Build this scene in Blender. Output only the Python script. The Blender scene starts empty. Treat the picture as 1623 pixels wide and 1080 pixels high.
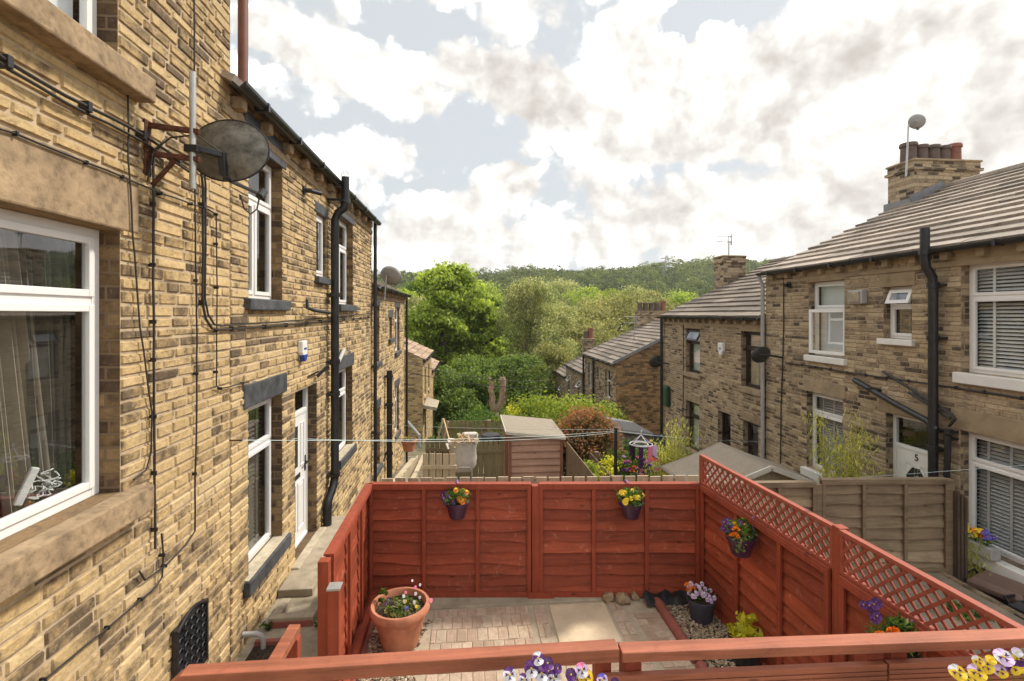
import bpy, bmesh, math, random
import numpy as np
from mathutils import Vector, Matrix
random.seed(7); RS = np.random.RandomState(7)
S = bpy.context.scene; COL = S.collection
R = math.radians; PI = math.pi
EYE = 3.3; FPX = 780.0; YAW = math.atan(69.5/780); CY, SY = math.cos(YAW), math.sin(YAW)
# photograph pixel -> point at a measured distance (all depths below are survey estimates in metres)
def P(u, v, t):
    a = (u-811.5)/FPX
    return Vector((t*(a*CY+SY), t*(CY-a*SY), EYE+t*(498-v)/FPX))
def onX(u, v, X):
    a = (u-811.5)/FPX; return P(u, v, X/(a*CY+SY))
def onY(u, v, Y):
    a = (u-811.5)/FPX; return P(u, v, Y/(CY-a*SY))
def onZ(u, v, z):
    return P(u, v, (EYE-z)*FPX/(v-498))

# ------------------------------------------------------------ mesh helpers
class MB:
    def __init__(s): s.v = []; s.f = []; s.m = []; s.t = []; s.cur = 0; s.tint = 0.5
    def add(s, vs, fs):
        n = len(s.v); s.v.extend([tuple(p) for p in vs])
        for f in fs: s.f.append(tuple(i+n for i in f)); s.m.append(s.cur); s.t.append(s.tint)
        return s
    def box(s, x0, x1, y0, y1, z0, z1):
        x0, x1 = sorted((x0, x1)); y0, y1 = sorted((y0, y1)); z0, z1 = sorted((z0, z1))
        return s.add([(x0,y0,z0),(x1,y0,z0),(x1,y1,z0),(x0,y1,z0),(x0,y0,z1),(x1,y0,z1),(x1,y1,z1),(x0,y1,z1)],
              [(0,3,2,1),(4,5,6,7),(0,1,5,4),(1,2,6,5),(2,3,7,6),(3,0,4,7)])
    def bar(s, a, b, w, h, up=(0,0,1)):           # rectangular bar from a to b
        a = Vector(a); b = Vector(b); d = (b-a).normalized(); up = Vector(up)
        if abs(d.dot(up)) > .98: up = Vector((0,1,0))
        r = d.cross(up).normalized(); u = r.cross(d).normalized(); r *= w/2; u *= h/2
        vs = [a-r-u, a+r-u, a+r+u, a-r+u, b-r-u, b+r-u, b+r+u, b-r+u]
        return s.add(vs, [(0,1,2,3),(7,6,5,4),(0,4,5,1),(1,5,6,2),(2,6,7,3),(3,7,4,0)])
    def tube(s, pts, r, n=8, cap=True):
        pts = [Vector(p) for p in pts]; k = len(pts); rs = r if isinstance(r, (list, tuple)) else [r]*k
        vs = []; pr = None
        for i, p in enumerate(pts):
            d = (pts[min(i+1,k-1)]-pts[max(i-1,0)]).normalized()
            if pr is None:
                q = Vector((0,0,1)) if abs(d.z) < .9 else Vector((1,0,0)); pr = d.cross(q).normalized()
            else:
                pr = (pr - d*pr.dot(d)); pr = pr.normalized() if pr.length > 1e-6 else d.orthogonal().normalized()
            b = d.cross(pr)
            for j in range(n):
                an = 2*PI*j/n; vs.append(p+(pr*math.cos(an)+b*math.sin(an))*rs[i])
        fs = [(i*n+j, i*n+(j+1)%n, (i+1)*n+(j+1)%n, (i+1)*n+j) for i in range(k-1) for j in range(n)]
        if cap: fs += [tuple(range(n-1,-1,-1)), tuple((k-1)*n+j for j in range(n))]
        return s.add(vs, fs)
    def lathe(s, prof, c=(0,0,0), n=24, axis=None, cap=True):
        c = Vector(c); M = Matrix.Identity(3)
        if axis is not None: M = Vector((0,0,1)).rotation_difference(Vector(axis)).to_matrix()
        vs = [c+M@Vector((r*math.cos(2*PI*j/n), r*math.sin(2*PI*j/n), z)) for r, z in prof for j in range(n)]
        k = len(prof)
        fs = [(i*n+j, i*n+(j+1)%n, (i+1)*n+(j+1)%n, (i+1)*n+j) for i in range(k-1) for j in range(n)]
        if cap: fs += [tuple(range(n-1,-1,-1)), tuple((k-1)*n+j for j in range(n))]
        return s.add(vs, fs)
    def quad(s, *p): return s.add(p, [tuple(range(len(p)))])
    def prism(s, poly, ext):                       # polygon extruded along a vector
        n = len(poly); e = Vector(ext); a = [Vector(p) for p in poly]; b = [p+e for p in a]
        return s.add(a+b, [tuple(range(n)), tuple(range(2*n-1,n-1,-1))]+[(i,(i+1)%n,n+(i+1)%n,n+i) for i in range(n)])
    def build(s, name, mats, parent=None, bev=0, smooth=False, tint=False, local=False):
        me = bpy.data.meshes.new(name)
        off = Vector(parent_world(parent)) if parent is not None and not local else Vector((0,0,0))
        vs = [tuple(Vector(p)-off) for p in s.v]
        me.from_pydata(vs, [], s.f)
        if not isinstance(mats, (list, tuple)): mats = [mats]
        for m in mats: me.materials.append(m)
        if len(mats) > 1: me.polygons.foreach_set('material_index', s.m)
        if tint:
            at = me.attributes.new('tint', 'FLOAT', 'FACE'); at.data.foreach_set('value', s.t)
        bm = bmesh.new(); bm.from_mesh(me); bmesh.ops.recalc_face_normals(bm, faces=bm.faces); bm.to_mesh(me); bm.free()
        if smooth:
            me.polygons.foreach_set('use_smooth', [True]*len(me.polygons))
        o = bpy.data.objects.new(name, me); COL.objects.link(o)
        if parent is not None: o.parent = parent
        if bev:
            b = o.modifiers.new('bevel', 'BEVEL'); b.width = bev; b.segments = 2; b.limit_method = 'ANGLE'; b.angle_limit = R(40)
        if smooth:
            try: me.set_sharp_from_angle(angle=R(42))
            except Exception: pass
        return o
def parent_world(o):
    v = Vector((0,0,0))
    while o is not None: v = v+o.location; o = o.parent
    return v
def np_mesh(name, V, F, mat, parent=None, tint=None, sub=True):
    if parent is not None and sub: V = V-np.array(parent_world(parent))
    me = bpy.data.meshes.new(name); k = F.shape[1]
    me.vertices.add(len(V)); me.vertices.foreach_set('co', V.astype(np.float32).ravel())
    me.loops.add(F.size); me.loops.foreach_set('vertex_index', F.astype(np.int32).ravel())
    me.polygons.add(len(F)); me.polygons.foreach_set('loop_start', (np.arange(len(F))*k).astype(np.int32))
    me.polygons.foreach_set('loop_total', np.full(len(F), k, np.int32))
    me.materials.append(mat); me.update(calc_edges=True)
    if tint is not None:
        at = me.attributes.new('tint', 'FLOAT', 'FACE'); at.data.foreach_set('value', tint.astype(np.float32))
    o = bpy.data.objects.new(name, me); COL.objects.link(o)
    if parent is not None: o.parent = parent
    return o
def thing(name, label, cat, loc=(0,0,0), group=None):
    o = bpy.data.objects.new(name, None); COL.objects.link(o); o.location = loc; o.empty_display_size = .1
    return tag(o, label, cat, group)
def tag(o, label=None, cat=None, group=None, kind=None):
    if label: o['label'] = label
    if cat: o['category'] = cat
    if group: o['group'] = group
    if kind: o['kind'] = kind
    return o
class Fac:                                         # facade frame: s along the street, d outwards
    def __init__(f, X, sg): f.X = X; f.sg = sg
    def p(f, s, z, d=0): return Vector((f.X+f.sg*d, s, z))
    def box(f, mb, s0, s1, z0, z1, d0, d1): mb.box(f.X+f.sg*d0, f.X+f.sg*d1, s0, s1, z0, z1); return mb

# ------------------------------------------------------------ materials
def newmat(name):
    m = bpy.data.materials.new(name); m.use_nodes = True; nt = m.node_tree; nt.nodes.clear()
    out = nt.nodes.new('ShaderNodeOutputMaterial'); return m, nt, out
class N:
    def __init__(s, nt): s.nt = nt
    def n(s, t, **k):
        x = s.nt.nodes.new(t)
        for a, b in k.items(): setattr(x, a, b)
        return x
    def l(s, a, b): s.nt.links.new(a, b)
    def val(s, sock, v):
        if hasattr(v, 'is_linked') or isinstance(v, bpy.types.NodeSocket): s.l(v, sock)
        else: sock.default_value = v
    def math(s, op, a, b=0, c=None, clamp=False):
        x = s.n('ShaderNodeMath', operation=op); x.use_clamp = clamp; s.val(x.inputs[0], a); s.val(x.inputs[1], b)
        if c is not None: s.val(x.inputs[2], c)
        return x.outputs[0]
    def noise(s, vec, scale, detail=4, rough=.6, dist=0):
        x = s.n('ShaderNodeTexNoise'); s.l(vec, x.inputs['Vector']); x.inputs['Scale'].default_value = scale
        x.inputs['Detail'].default_value = detail; x.inputs['Roughness'].default_value = rough; x.inputs['Distortion'].default_value = dist
        return x.outputs['Fac']
    def ramp(s, f, stops, interp='LINEAR'):
        x = s.n('ShaderNodeValToRGB'); s.l(f, x.inputs[0]); cr = x.color_ramp; cr.interpolation = interp
        while len(cr.elements) < len(stops): cr.elements.new(.5)
        for e, (p, c) in zip(cr.elements, stops):
            e.position = p; e.color = (c[0], c[1], c[2], 1) if isinstance(c, (tuple, list)) else (c, c, c, 1)
        return x.outputs['Color']
    def mix(s, f, a, b, mode='MIX'):
        x = s.n('ShaderNodeMix', data_type='RGBA', blend_type=mode); s.val(x.inputs[0], f)
        for k, v in ((6, a), (7, b)):
            if isinstance(v, (tuple, list)): x.inputs[k].default_value = (v[0], v[1], v[2], 1)
            else: s.l(v, x.inputs[k])
        return x.outputs[2]
    def scale(s, vec, sc):
        x = s.n('ShaderNodeMapping'); s.l(vec, x.inputs['Vector']); x.inputs['Scale'].default_value = sc; return x.outputs[0]
    def bump(s, h, strength=.5, dist=.01, normal=None):
        x = s.n('ShaderNodeBump'); s.l(h, x.inputs['Height']); x.inputs['Strength'].default_value = strength; x.inputs['Distance'].default_value = dist
        if normal is not None: s.l(normal, x.inputs['Normal'])
        return x.outputs[0]
    def bsdf(s, out, color, rough=.7, metal=0, normal=None, spec=.4):
        b = s.n('ShaderNodeBsdfPrincipled')
        if isinstance(color, (tuple, list)): b.inputs['Base Color'].default_value = (color[0], color[1], color[2], 1)
        else: s.l(color, b.inputs['Base Color'])
        s.val(b.inputs['Roughness'], rough); b.inputs['Metallic'].default_value = metal
        b.inputs['Specular IOR Level'].default_value = spec
        if normal is not None: s.l(normal, b.inputs['Normal'])
        if out is not None: s.l(b.outputs[0], out.inputs[0])
        return b
def pos(n): return n.n('ShaderNodeNewGeometry').outputs['Position']
def obco(n): return n.n('ShaderNodeTexCoord').outputs['Object']
def M_plain(name, col, rough=.6, metal=0, var=.18, sc=12, bump=.15, dark=None, spec=.4, dirt=0):
    m, nt, out = newmat(name); n = N(nt); v = obco(n)
    nz = n.noise(v, sc, 5); nz2 = n.noise(v, sc*.23, 3)
    f = n.math('ADD', n.math('MULTIPLY', nz, .6), n.math('MULTIPLY', nz2, .4))
    lo = dark or tuple(c*(1-var*1.6) for c in col); hi = tuple(min(1, c*(1+var)) for c in col)
    c = n.ramp(f, [(.3, lo), (.7, hi)])
    if dirt:
        c = n.mix(n.math('MULTIPLY', n.ramp(n.noise(v, sc*.5, 6, .75), [(.52, 0), (.72, 1)]), dirt), c, tuple(x*.35+.015 for x in col))
    n.bsdf(out, c, rough, metal, n.bump(nz, bump, .01), spec); return m
def wall_uv(n):
    g = n.n('ShaderNodeNewGeometry'); sp = n.n('ShaderNodeSeparateXYZ'); n.l(g.outputs['Position'], sp.inputs[0])
    sn = n.n('ShaderNodeSeparateXYZ'); n.l(g.outputs['True Normal'], sn.inputs[0])
    ax = n.math('ABSOLUTE', sn.outputs[0]); ay = n.math('ABSOLUTE', sn.outputs[1])
    u = n.math('ADD', n.math('MULTIPLY', sp.outputs[0], ay), n.math('MULTIPLY', sp.outputs[1], ax))
    cb = n.n('ShaderNodeCombineXYZ'); n.l(u, cb.inputs[0]); n.l(sp.outputs[2], cb.inputs[1]); return cb.outputs[0]
def M_stone(name, cols, soot=.5, sootc=(.05,.04,.03), flat=False, mortar=(.34,.28,.2), row=.085, sc=1.0, width=.27):
    m, nt, out = newmat(name); n = N(nt); v = pos(n)
    if flat:
        uv = wall_uv(n)
        dn = n.n('ShaderNodeTexNoise'); n.l(uv, dn.inputs['Vector']); dn.inputs['Scale'].default_value = 2.5
        ad = n.n('ShaderNodeVectorMath', operation='MULTIPLY_ADD'); n.l(dn.outputs['Color'], ad.inputs[0]); ad.inputs[1].default_value = (.02,.02,0); n.l(uv, ad.inputs[2])
        br = n.n('ShaderNodeTexBrick'); n.l(ad.outputs[0], br.inputs['Vector'])
        br.inputs['Color1'].default_value = (0,0,0,1); br.inputs['Color2'].default_value = (1,1,1,1); br.inputs['Mortar'].default_value = (.5,.5,.5,1)
        br.inputs['Scale'].default_value = 1; br.inputs['Mortar Size'].default_value = .009; br.inputs['Mortar Smooth'].default_value = .3
        br.inputs['Brick Width'].default_value = width; br.inputs['Row Height'].default_value = row; br.offset = .43; br.squash = .8; br.squash_frequency = 3
        tf = br.outputs['Color']; mf = br.outputs['Fac']
    else:
        at = n.n('ShaderNodeAttribute', attribute_name='tint'); tf = at.outputs['Fac']; mf = None
    c = n.ramp(tf, [(i/(len(cols)-1), k) for i, k in enumerate(cols)])
    nz = n.noise(v, 26*sc, 8, .72, .4); n2 = n.noise(v, 7*sc, 5, .6); big = n.noise(v, .8, 4, .6)
    c = n.mix(.5, c, n.ramp(nz, [(.32, (.42,.36,.3)), (.6, (1,1,1)), (.8, (1.5,1.4,1.25))]), 'MULTIPLY')
    # weathering stays on particular stones and patches
    st = n.math('ADD', n.math('MULTIPLY', n2, .55), n.math('MULTIPLY', big, .3))
    st = n.math('ADD', st, n.math('MULTIPLY', nz, .22))
    tfl = n.math('MULTIPLY', n.math('SUBTRACT', .5, tf), .22)
    sf = n.ramp(n.math('ADD', st, tfl), [(.62-.12*soot, 0), (.70-.08*soot, 1)])
    c = n.mix(n.math('MULTIPLY', sf, .45+.45*soot), c, sootc)
    bl = n.math('ADD', n.noise(n.scale(v, (1,.8,1.9)), 13*sc, 9, .75, .7), n.math('MULTIPLY', tfl, .6))
    bl = n.math('ADD', bl, n.math('MULTIPLY', n.math('SUBTRACT', n.noise(v, .7, 3, .6), .48), .32))
    c = n.mix(n.math('MULTIPLY', n.ramp(bl, [(.54, 0), (.61, 1)]), .35+.4*soot), c, tuple(x*1.9 for x in sootc))
    c = n.mix(n.math('MULTIPLY', n.ramp(n.noise(v, 34*sc, 5, .7), [(.58, 0), (.68, 1)]), .30), c, tuple(min(1,x*1.25) for x in cols[-1]))
    c = n.mix(.8, c, n.ramp(n.noise(v, .55, 5, .65), [(.30,(.72,.72,.74)),(.5,(1,1,1)),(.7,(1.12,1.08,1.0))]), 'MULTIPLY')
    h = n.math('ADD', n.math('MULTIPLY', nz, .6), n.math('MULTIPLY', n2, .8))
    if mf is not None:
        c = n.mix(mf, c, mortar); h = n.math('SUBTRACT', h, n.math('MULTIPLY', mf, .9))
    n.bsdf(out, c, .92, 0, n.bump(h, .8, .016), .2); return m
def M_wood(name, col, axis='x', rough=.7, var=.35, worn=None, wf=.0, sc=1, bump=.35, streak=1.0, tint=False):
    m, nt, out = newmat(name); n = N(nt); v = obco(n)
    k = {'x': (1.2,26,26), 'y': (26,1.2,26), 'z': (26,26,1.2)}[axis]
    g = n.noise(n.scale(v, tuple(a*sc for a in k)), 1, 5, .65, .6); b = n.noise(v, 1.7, 4, .6); fine = n.noise(v, 60, 3)
    f = n.math('ADD', n.math('MULTIPLY', g, .55), n.math('MULTIPLY', b, .45))
    lo = tuple(c*(1-var) for c in col); hi = tuple(min(1, c*(1+var*.8)) for c in col)
    c = n.ramp(f, [(.36, lo), (.52, col), (.68, hi)])
    if worn: c = n.mix(n.math('MULTIPLY', n.ramp(n.noise(v, 9*sc, 8, .8, .8), [(.56, 0), (.66, 1)]), wf), c, worn)
    if tint:
        at = n.n('ShaderNodeAttribute', attribute_name='tint'); c = n.mix(1, c, n.ramp(at.outputs['Fac'], [(0, (.72,.70,.70)), (.5, (.95,.95,.95)), (1, (1.22,1.25,1.25))]), 'MULTIPLY')
    kn = n.n('ShaderNodeTexVoronoi'); n.l(n.scale(v, (2.2,2.2,5)), kn.inputs['Vector']); kn.inputs['Scale'].default_value = 1.1
    c = n.mix(n.ramp(kn.outputs['Distance'], [(.05, .75), (.10, 0)]), c, tuple(x*.3 for x in col))
    n.bsdf(out, c, rough, 0, n.bump(n.math('ADD', g, n.math('MULTIPLY', fine, .3)), bump, .006), .35); return m
def M_glass(name, tint=(.92,.94,.94), refl=.06, rough=.01):
    m, nt, out = newmat(name); n = N(nt)
    ge = n.n('ShaderNodeNewGeometry'); dt = n.n('ShaderNodeVectorMath', operation='DOT_PRODUCT'); n.l(ge.outputs['Normal'], dt.inputs[0]); n.l(ge.outputs['Incoming'], dt.inputs[1])
    fres = n.math('ADD', .07, n.math('MULTIPLY', n.math('POWER', n.math('SUBTRACT', 1, n.math('ABSOLUTE', dt.outputs['Value'])), 4), .9))
    tr = n.n('ShaderNodeBsdfTransparent'); tr.inputs[0].default_value = (*tint, 1)
    gl = n.n('ShaderNodeBsdfGlossy'); gl.inputs['Roughness'].default_value = rough; gl.inputs[0].default_value = (.95,.97,1,1)
    nb = n.bump(n.noise(pos(n), 1.3, 2), .05, .02); n.l(nb, gl.inputs['Normal'])
    mx = n.n('ShaderNodeMixShader'); n.l(n.math('ADD', fres, refl, clamp=True), mx.inputs[0]); n.l(tr.outputs[0], mx.inputs[1]); n.l(gl.outputs[0], mx.inputs[2])
    n.l(mx.outputs[0], out.inputs[0]); return m
def M_leaf(name, cols, trans=.45, rough=.6, hue=0):
    m, nt, out = newmat(name); n = N(nt); at = n.n('ShaderNodeAttribute', attribute_name='tint')
    c = n.ramp(at.outputs['Fac'], [(i/(len(cols)-1), k) for i, k in enumerate(cols)])
    b = n.bsdf(None, c, rough, 0, None, .3)
    t = n.n('ShaderNodeBsdfTranslucent'); n.l(n.mix(1, c, (1.3,1.35,.8), 'MULTIPLY'), t.inputs[0])
    mx = n.n('ShaderNodeMixShader'); mx.inputs[0].default_value = trans; n.l(b.outputs[0], mx.inputs[1]); n.l(t.outputs[0], mx.inputs[2]); n.l(mx.outputs[0], out.inputs[0])
    return m
def M_tile(name, col, var=.32):
    m, nt, out = newmat(name); n = N(nt); v = pos(n)
    at = n.n('ShaderNodeAttribute', attribute_name='tint')
    c = n.ramp(at.outputs['Fac'], [(0, tuple(x*(1-var) for x in col)), (1, tuple(x*(1+var) for x in col))])
    nz = n.noise(v, 9, 6, .7); lich = n.noise(v, 3, 7, .75)
    c = n.mix(.6, c, n.ramp(nz, [(.3, .55), (.65, 1.15)]), 'MULTIPLY')
    c = n.mix(n.math('MULTIPLY', n.ramp(lich, [(.52, 0), (.66, 1)]), .5), c, (.13,.12,.09))
    n.bsdf(out, c, .85, 0, n.bump(n.noise(v, 40, 4), .3, .005), .3); return m

MAT = {}
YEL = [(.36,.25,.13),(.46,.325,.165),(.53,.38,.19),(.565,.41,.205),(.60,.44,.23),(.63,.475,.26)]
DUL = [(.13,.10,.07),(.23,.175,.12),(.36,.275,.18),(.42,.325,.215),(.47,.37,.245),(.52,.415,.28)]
MAT['stoneL'] = M_stone('yellow_sandstone', YEL, .95, (.085,.062,.042))
MAT['stoneLf'] = M_stone('yellow_sandstone_far', YEL, .5, (.09,.07,.05), flat=True, mortar=(.42,.32,.19))
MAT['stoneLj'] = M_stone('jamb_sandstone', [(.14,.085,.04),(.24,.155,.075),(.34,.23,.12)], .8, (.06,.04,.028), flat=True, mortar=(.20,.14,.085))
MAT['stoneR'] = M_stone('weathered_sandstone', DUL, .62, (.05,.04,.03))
MAT['stoneRf'] = M_stone('weathered_sandstone_far', DUL, .6, (.045,.036,.028), flat=True, mortar=(.30,.24,.17))
MAT['gableR'] = M_stone('gable_sandstone', [(.12,.08,.04),(.22,.14,.07),(.33,.2,.1),(.42,.27,.14)], .5, (.06,.045,.03), flat=True, mortar=(.2,.14,.08), row=.1)
MAT['mortarL'] = M_plain('lime_mortar', (.49,.38,.25), .95, var=.25, sc=18, bump=.5, dirt=.35)
MAT['mortarR'] = M_plain('grey_mortar', (.42,.34,.235), .95, var=.25, sc=18, bump=.5, dirt=.4)
MAT['dressL'] = M_plain('dressed_stone', (.36,.255,.15), .9, var=.45, sc=16, bump=.9, dirt=.75)
MAT['dressR'] = M_plain('dressed_stone_dull', (.33,.25,.155), .9, var=.3, sc=6, bump=.5, dirt=.5)
MAT['dressRw'] = M_plain('white_painted_sill', (.72,.70,.66), .7, var=.08, sc=9, bump=.3, dirt=.2)
MAT['sillslate'] = M_plain('dark_painted_stone', (.075,.078,.085), .6, var=.5, sc=9, bump=.7, dirt=.2, spec=.5)
MAT['sillworn'] = M_plain('worn_painted_stone', (.5,.43,.31), .8, var=.3, sc=14, bump=.8, dirt=.8)
MAT['upvc'] = M_plain('white_plastic', (.78,.77,.75), .35, var=.04, sc=4, bump=.02)
MAT['brownframe'] = M_plain('dark_brown_frame', (.035,.02,.016), .4, var=.2, bump=.1)
MAT['glass'] = M_glass('window_glass', refl=.02); MAT['glassd'] = M_glass('window_glass_reflective', (.93,.95,.95), .10)
MAT['room'] = M_plain('dim_room', (.035,.03,.026), .9, var=.2, sc=2)
MAT['curtain'] = M_plain('pale_curtain', (.32,.28,.22), .9, var=.12, sc=5, bump=.2)
MAT['net'] = M_plain('grey_curtain', (.13,.12,.10), .9, var=.12, sc=5, bump=.2)
MAT['blind'] = M_plain('grey_blind_slats', (.50,.50,.49), .5, var=.08, sc=3)
MAT['blindw'] = M_plain('white_blind', (.72,.74,.74), .6, var=.05, sc=3)
MAT['black'] = M_plain('black_cast_iron', (.018,.018,.02), .38, var=.4, sc=14, bump=.3, spec=.5)
MAT['blackp'] = M_plain('black_plastic', (.022,.022,.024), .42, var=.2, sc=8, bump=.1)
MAT['cable'] = M_plain('dark_cable', (.035,.028,.022), .6, var=.2)
MAT['greypipe'] = M_plain('grey_pipe', (.42,.41,.40), .5, var=.12, sc=6, bump=.1)
MAT['rust'] = M_plain('rusty_steel', (.12,.045,.022), .8, var=.6, sc=22, bump=.5, dirt=.5)
MAT['galv'] = M_plain('galvanised_steel', (.45,.45,.43), .4, .6, var=.15, sc=10)
MAT['tile'] = M_tile('concrete_roof_tile', (.34,.285,.235)); MAT['tiled'] = M_tile('brown_roof_tile', (.22,.18,.145)); MAT['stonetile'] = M_tile('stone_slate_roof', (.36,.25,.17))
RED = (.315,.064,.028)
MAT['red'] = M_wood('red_stained_boards', RED, 'x', .62, .35, (.52,.24,.16), .5, tint=True); MAT['redy'] = M_wood('red_stained_boards_side', RED, 'y', .62, .35, (.52,.24,.16), .5, tint=True)
MAT['redz'] = M_wood('red_stained_post', (.295,.058,.027), 'z', .6, .3, (.45,.18,.12), .25)
MAT['rail'] = M_wood('red_brown_rail', (.335,.11,.058), 'x', .62, .42, (.24,.07,.04), .6, bump=.8)
MAT['lath'] = M_wood('red_lattice', (.32,.078,.046), 'y', .6, .25, (.5,.25,.18), .3)
MAT['pale'] = M_wood('pale_timber', (.50,.41,.28), 'z', .8, .3, (.30,.27,.2), .5); MAT['palex'] = M_wood('pale_timber_rail', (.46,.37,.25), 'x', .8, .3, (.28,.25,.18), .5)
MAT['green'] = M_wood('weathered_green_timber', (.25,.21,.12), 'z', .8, .35, (.14,.13,.07), .6)
MAT['brownf'] = M_wood('brown_fence_boards', (.29,.215,.135), 'x', .8, .4, (.38,.31,.21), .5, tint=True)
MAT['brownfd'] = M_wood('dark_rotten_post', (.09,.065,.045), 'z', .85, .5, (.2,.16,.12), .4)
MAT['shed'] = M_wood('shed_boards', (.50,.30,.225), 'x', .8, .3, (.46,.33,.25), .5); MAT['shedz'] = M_wood('shed_boards_side', (.27,.12,.075), 'z', .8, .3)
MAT['felt'] = M_plain('mineral_felt', (.28,.235,.18), .95, var=.12, sc=30, bump=.5); MAT['feltg'] = M_plain('grey_felt', (.19,.18,.17), .95, var=.15, sc=26, bump=.4)
MAT['trim'] = M_plain('pale_roof_trim', (.62,.58,.50), .7, var=.1)
MAT['terra'] = M_plain('terracotta', (.54,.22,.125), .85, var=.3, sc=7, bump=.3, dirt=.5)
MAT['purple'] = M_plain('plum_plastic', (.060,.022,.055), .35, var=.15, sc=6, bump=.05, spec=.5); MAT['lilac'] = M_plain('lilac_plastic', (.22,.12,.26), .4, var=.1)
MAT['slatepot'] = M_plain('slate_blue_plastic', (.060,.058,.085), .45, var=.2, sc=9, bump=.1)
MAT['soil'] = M_plain('potting_soil', (.06,.04,.026), .95, var=.6, sc=50, bump=1)
MAT['gravel'] = M_stone('gravel_pebbles', [(.22,.16,.11),(.42,.33,.22),(.55,.45,.32),(.35,.24,.16),(.62,.56,.45)], .2)
MAT['concrete'] = M_plain('aged_concrete', (.40,.335,.245), .92, var=.3, sc=7, bump=.8, dirt=.75); MAT['slab'] = M_plain('buff_slab', (.60,.475,.33), .9, var=.16, sc=9, bump=.5, dirt=.45)
MAT['paver'] = M_stone('block_pavers', [(.43,.31,.235),(.49,.36,.275),(.53,.41,.31),(.48,.38,.285)], .15, (.22,.16,.11), sc=.6)
MAT['redconc'] = M_plain('red_painted_concrete', (.30,.095,.07), .8, var=.25, sc=8, bump=.3, dirt=.4)
MAT['foil'] = M_plain('black_liner', (.02,.02,.022), .4, var=.3, sc=20, bump=.6)
MAT['bag'] = M_plain('woven_white_bag', (.54,.50,.45), .8, var=.12, sc=14, bump=.5); MAT['cane'] = M_plain('cut_timber', (.55,.38,.2), .8, var=.3, sc=10)
MAT['bark'] = M_plain('tree_bark', (.12,.09,.06), .95, var=.4, sc=8, bump=1); MAT['barkp'] = M_plain('bare_pinkish_bark', (.40,.26,.19), .9, var=.35, sc=6, bump=1)
MAT['pots'] = M_plain('dark_chimney_pot', (.13,.09,.07), .7, var=.3, sc=9); MAT['potr'] = M_plain('red_chimney_pot', (.26,.105,.07), .7, var=.3, sc=9)
MAT['lead'] = M_plain('lead_flashing', (.22,.22,.23), .5, .2, var=.2); MAT['alum'] = M_plain('aerial_aluminium', (.38,.38,.38), .4, .5, var=.1)
MAT['blue'] = M_plain('dark_blue_cloth', (.03,.045,.10), .85, var=.3); MAT['bluep'] = M_plain('blue_plastic', (.02,.06,.30), .4, var=.1)
MAT['white'] = M_plain('white_moulding', (.75,.75,.72), .4, var=.05)
MAT['line'] = M_plain('washing_line', (.50,.62,.60), .5, var=.1)
L_SYC = [(.030,.055,.008),(.065,.115,.016),(.12,.19,.028),(.20,.28,.045)]
L_BIR = [(.045,.065,.014),(.10,.135,.03),(.18,.22,.055),(.27,.30,.09)]
L_OLV = [(.05,.055,.015),(.12,.125,.035),(.22,.20,.075),(.30,.27,.12)]
L_DRK = [(.018,.034,.008),(.04,.07,.014),(.075,.115,.022),(.12,.17,.035)]
L_YEL = [(.09,.13,.014),(.19,.26,.03),(.33,.38,.05),(.45,.46,.08)]
L_RED = [(.04,.05,.015),(.14,.10,.04),(.35,.09,.045),(.50,.16,.09)]
L_BAM = [(.13,.14,.03),(.28,.27,.06),(.45,.40,.11),(.60,.52,.20)]
for L_ in (L_SYC, L_BIR, L_DRK): L_[:] = [(min(.6,c[0]*2.1), min(.6,c[1]*1.9), c[2]*2.1) for c in L_]
L_SYC[:] = [(c[0]*1.5, c[1]*1.28, c[2]*1.3) for c in L_SYC]
L_DRK[:] = [tuple(x*1.2 for x in c) for c in L_DRK]
L_BIR[:] = [(c[0]*1.25, c[1]*1.12, c[2]*1.9) for c in L_BIR]
L_OLV[:] = [(min(.6,c[0]*1.75), min(.6,c[1]*1.75), c[2]*1.9) for c in L_OLV]
L_BAM[:] = [(c[0]*1.35, c[1]*1.45, c[2]*1.3) for c in L_BAM]
for k, c in dict(syc=L_SYC, bir=L_BIR, olv=L_OLV, drk=L_DRK, yel=L_YEL, phot=L_RED, bam=L_BAM).items(): MAT['leaf_'+k] = M_leaf('leaves_'+k, c)
MAT['leaf_hill'] = M_leaf('leaves_woodland', [(.03,.045,.014),(.085,.11,.032),(.17,.205,.05),(.30,.31,.09)], .35)
MAT['leaf_grn'] = M_leaf('leaves_fresh', [(.03,.06,.01),(.08,.15,.02),(.16,.25,.04)])
MAT['leaf_gry'] = M_leaf('leaves_variegated', [(.12,.17,.06),(.30,.36,.16),(.55,.56,.36)])
MAT['leaf_lime'] = M_leaf('leaves_golden', [(.35,.36,.02),(.62,.58,.04),(.75,.70,.10)])
FC = dict(orange=(.85,.22,.01), yellow=(.75,.50,.02), violet=(.10,.02,.16), white=(.62,.60,.63), lilac=(.62,.45,.68), pink=(.72,.20,.34), blue=(.12,.10,.45), deep=(.05,.008,.08))
for k, c in FC.items(): MAT['p_'+k] = M_plain('petal_'+k, c, .6, var=.12, sc=30, bump=.1)
MAT['brownpipe'] = M_plain('red_brown_pipe', (.20,.085,.06), .5, var=.2, sc=5); MAT['dishgrey'] = M_plain('grey_dish_metal', (.30,.29,.27), .5, .2, var=.15, sc=8, dirt=.3)
MAT['dishblack'] = M_plain('dark_dish_metal', (.05,.048,.045), .45, .2, var=.2); MAT['gbox'] = M_plain('dark_green_plastic', (.02,.06,.03), .5, var=.1)
MAT['binbrown'] = M_plain('brown_bin_lid', (.17,.105,.08), .5, var=.15); MAT['roughc'] = M_plain('rough_dirty_concrete', (.24,.20,.15), .95, var=.4, sc=4, bump=.8, dirt=.7)

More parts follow.
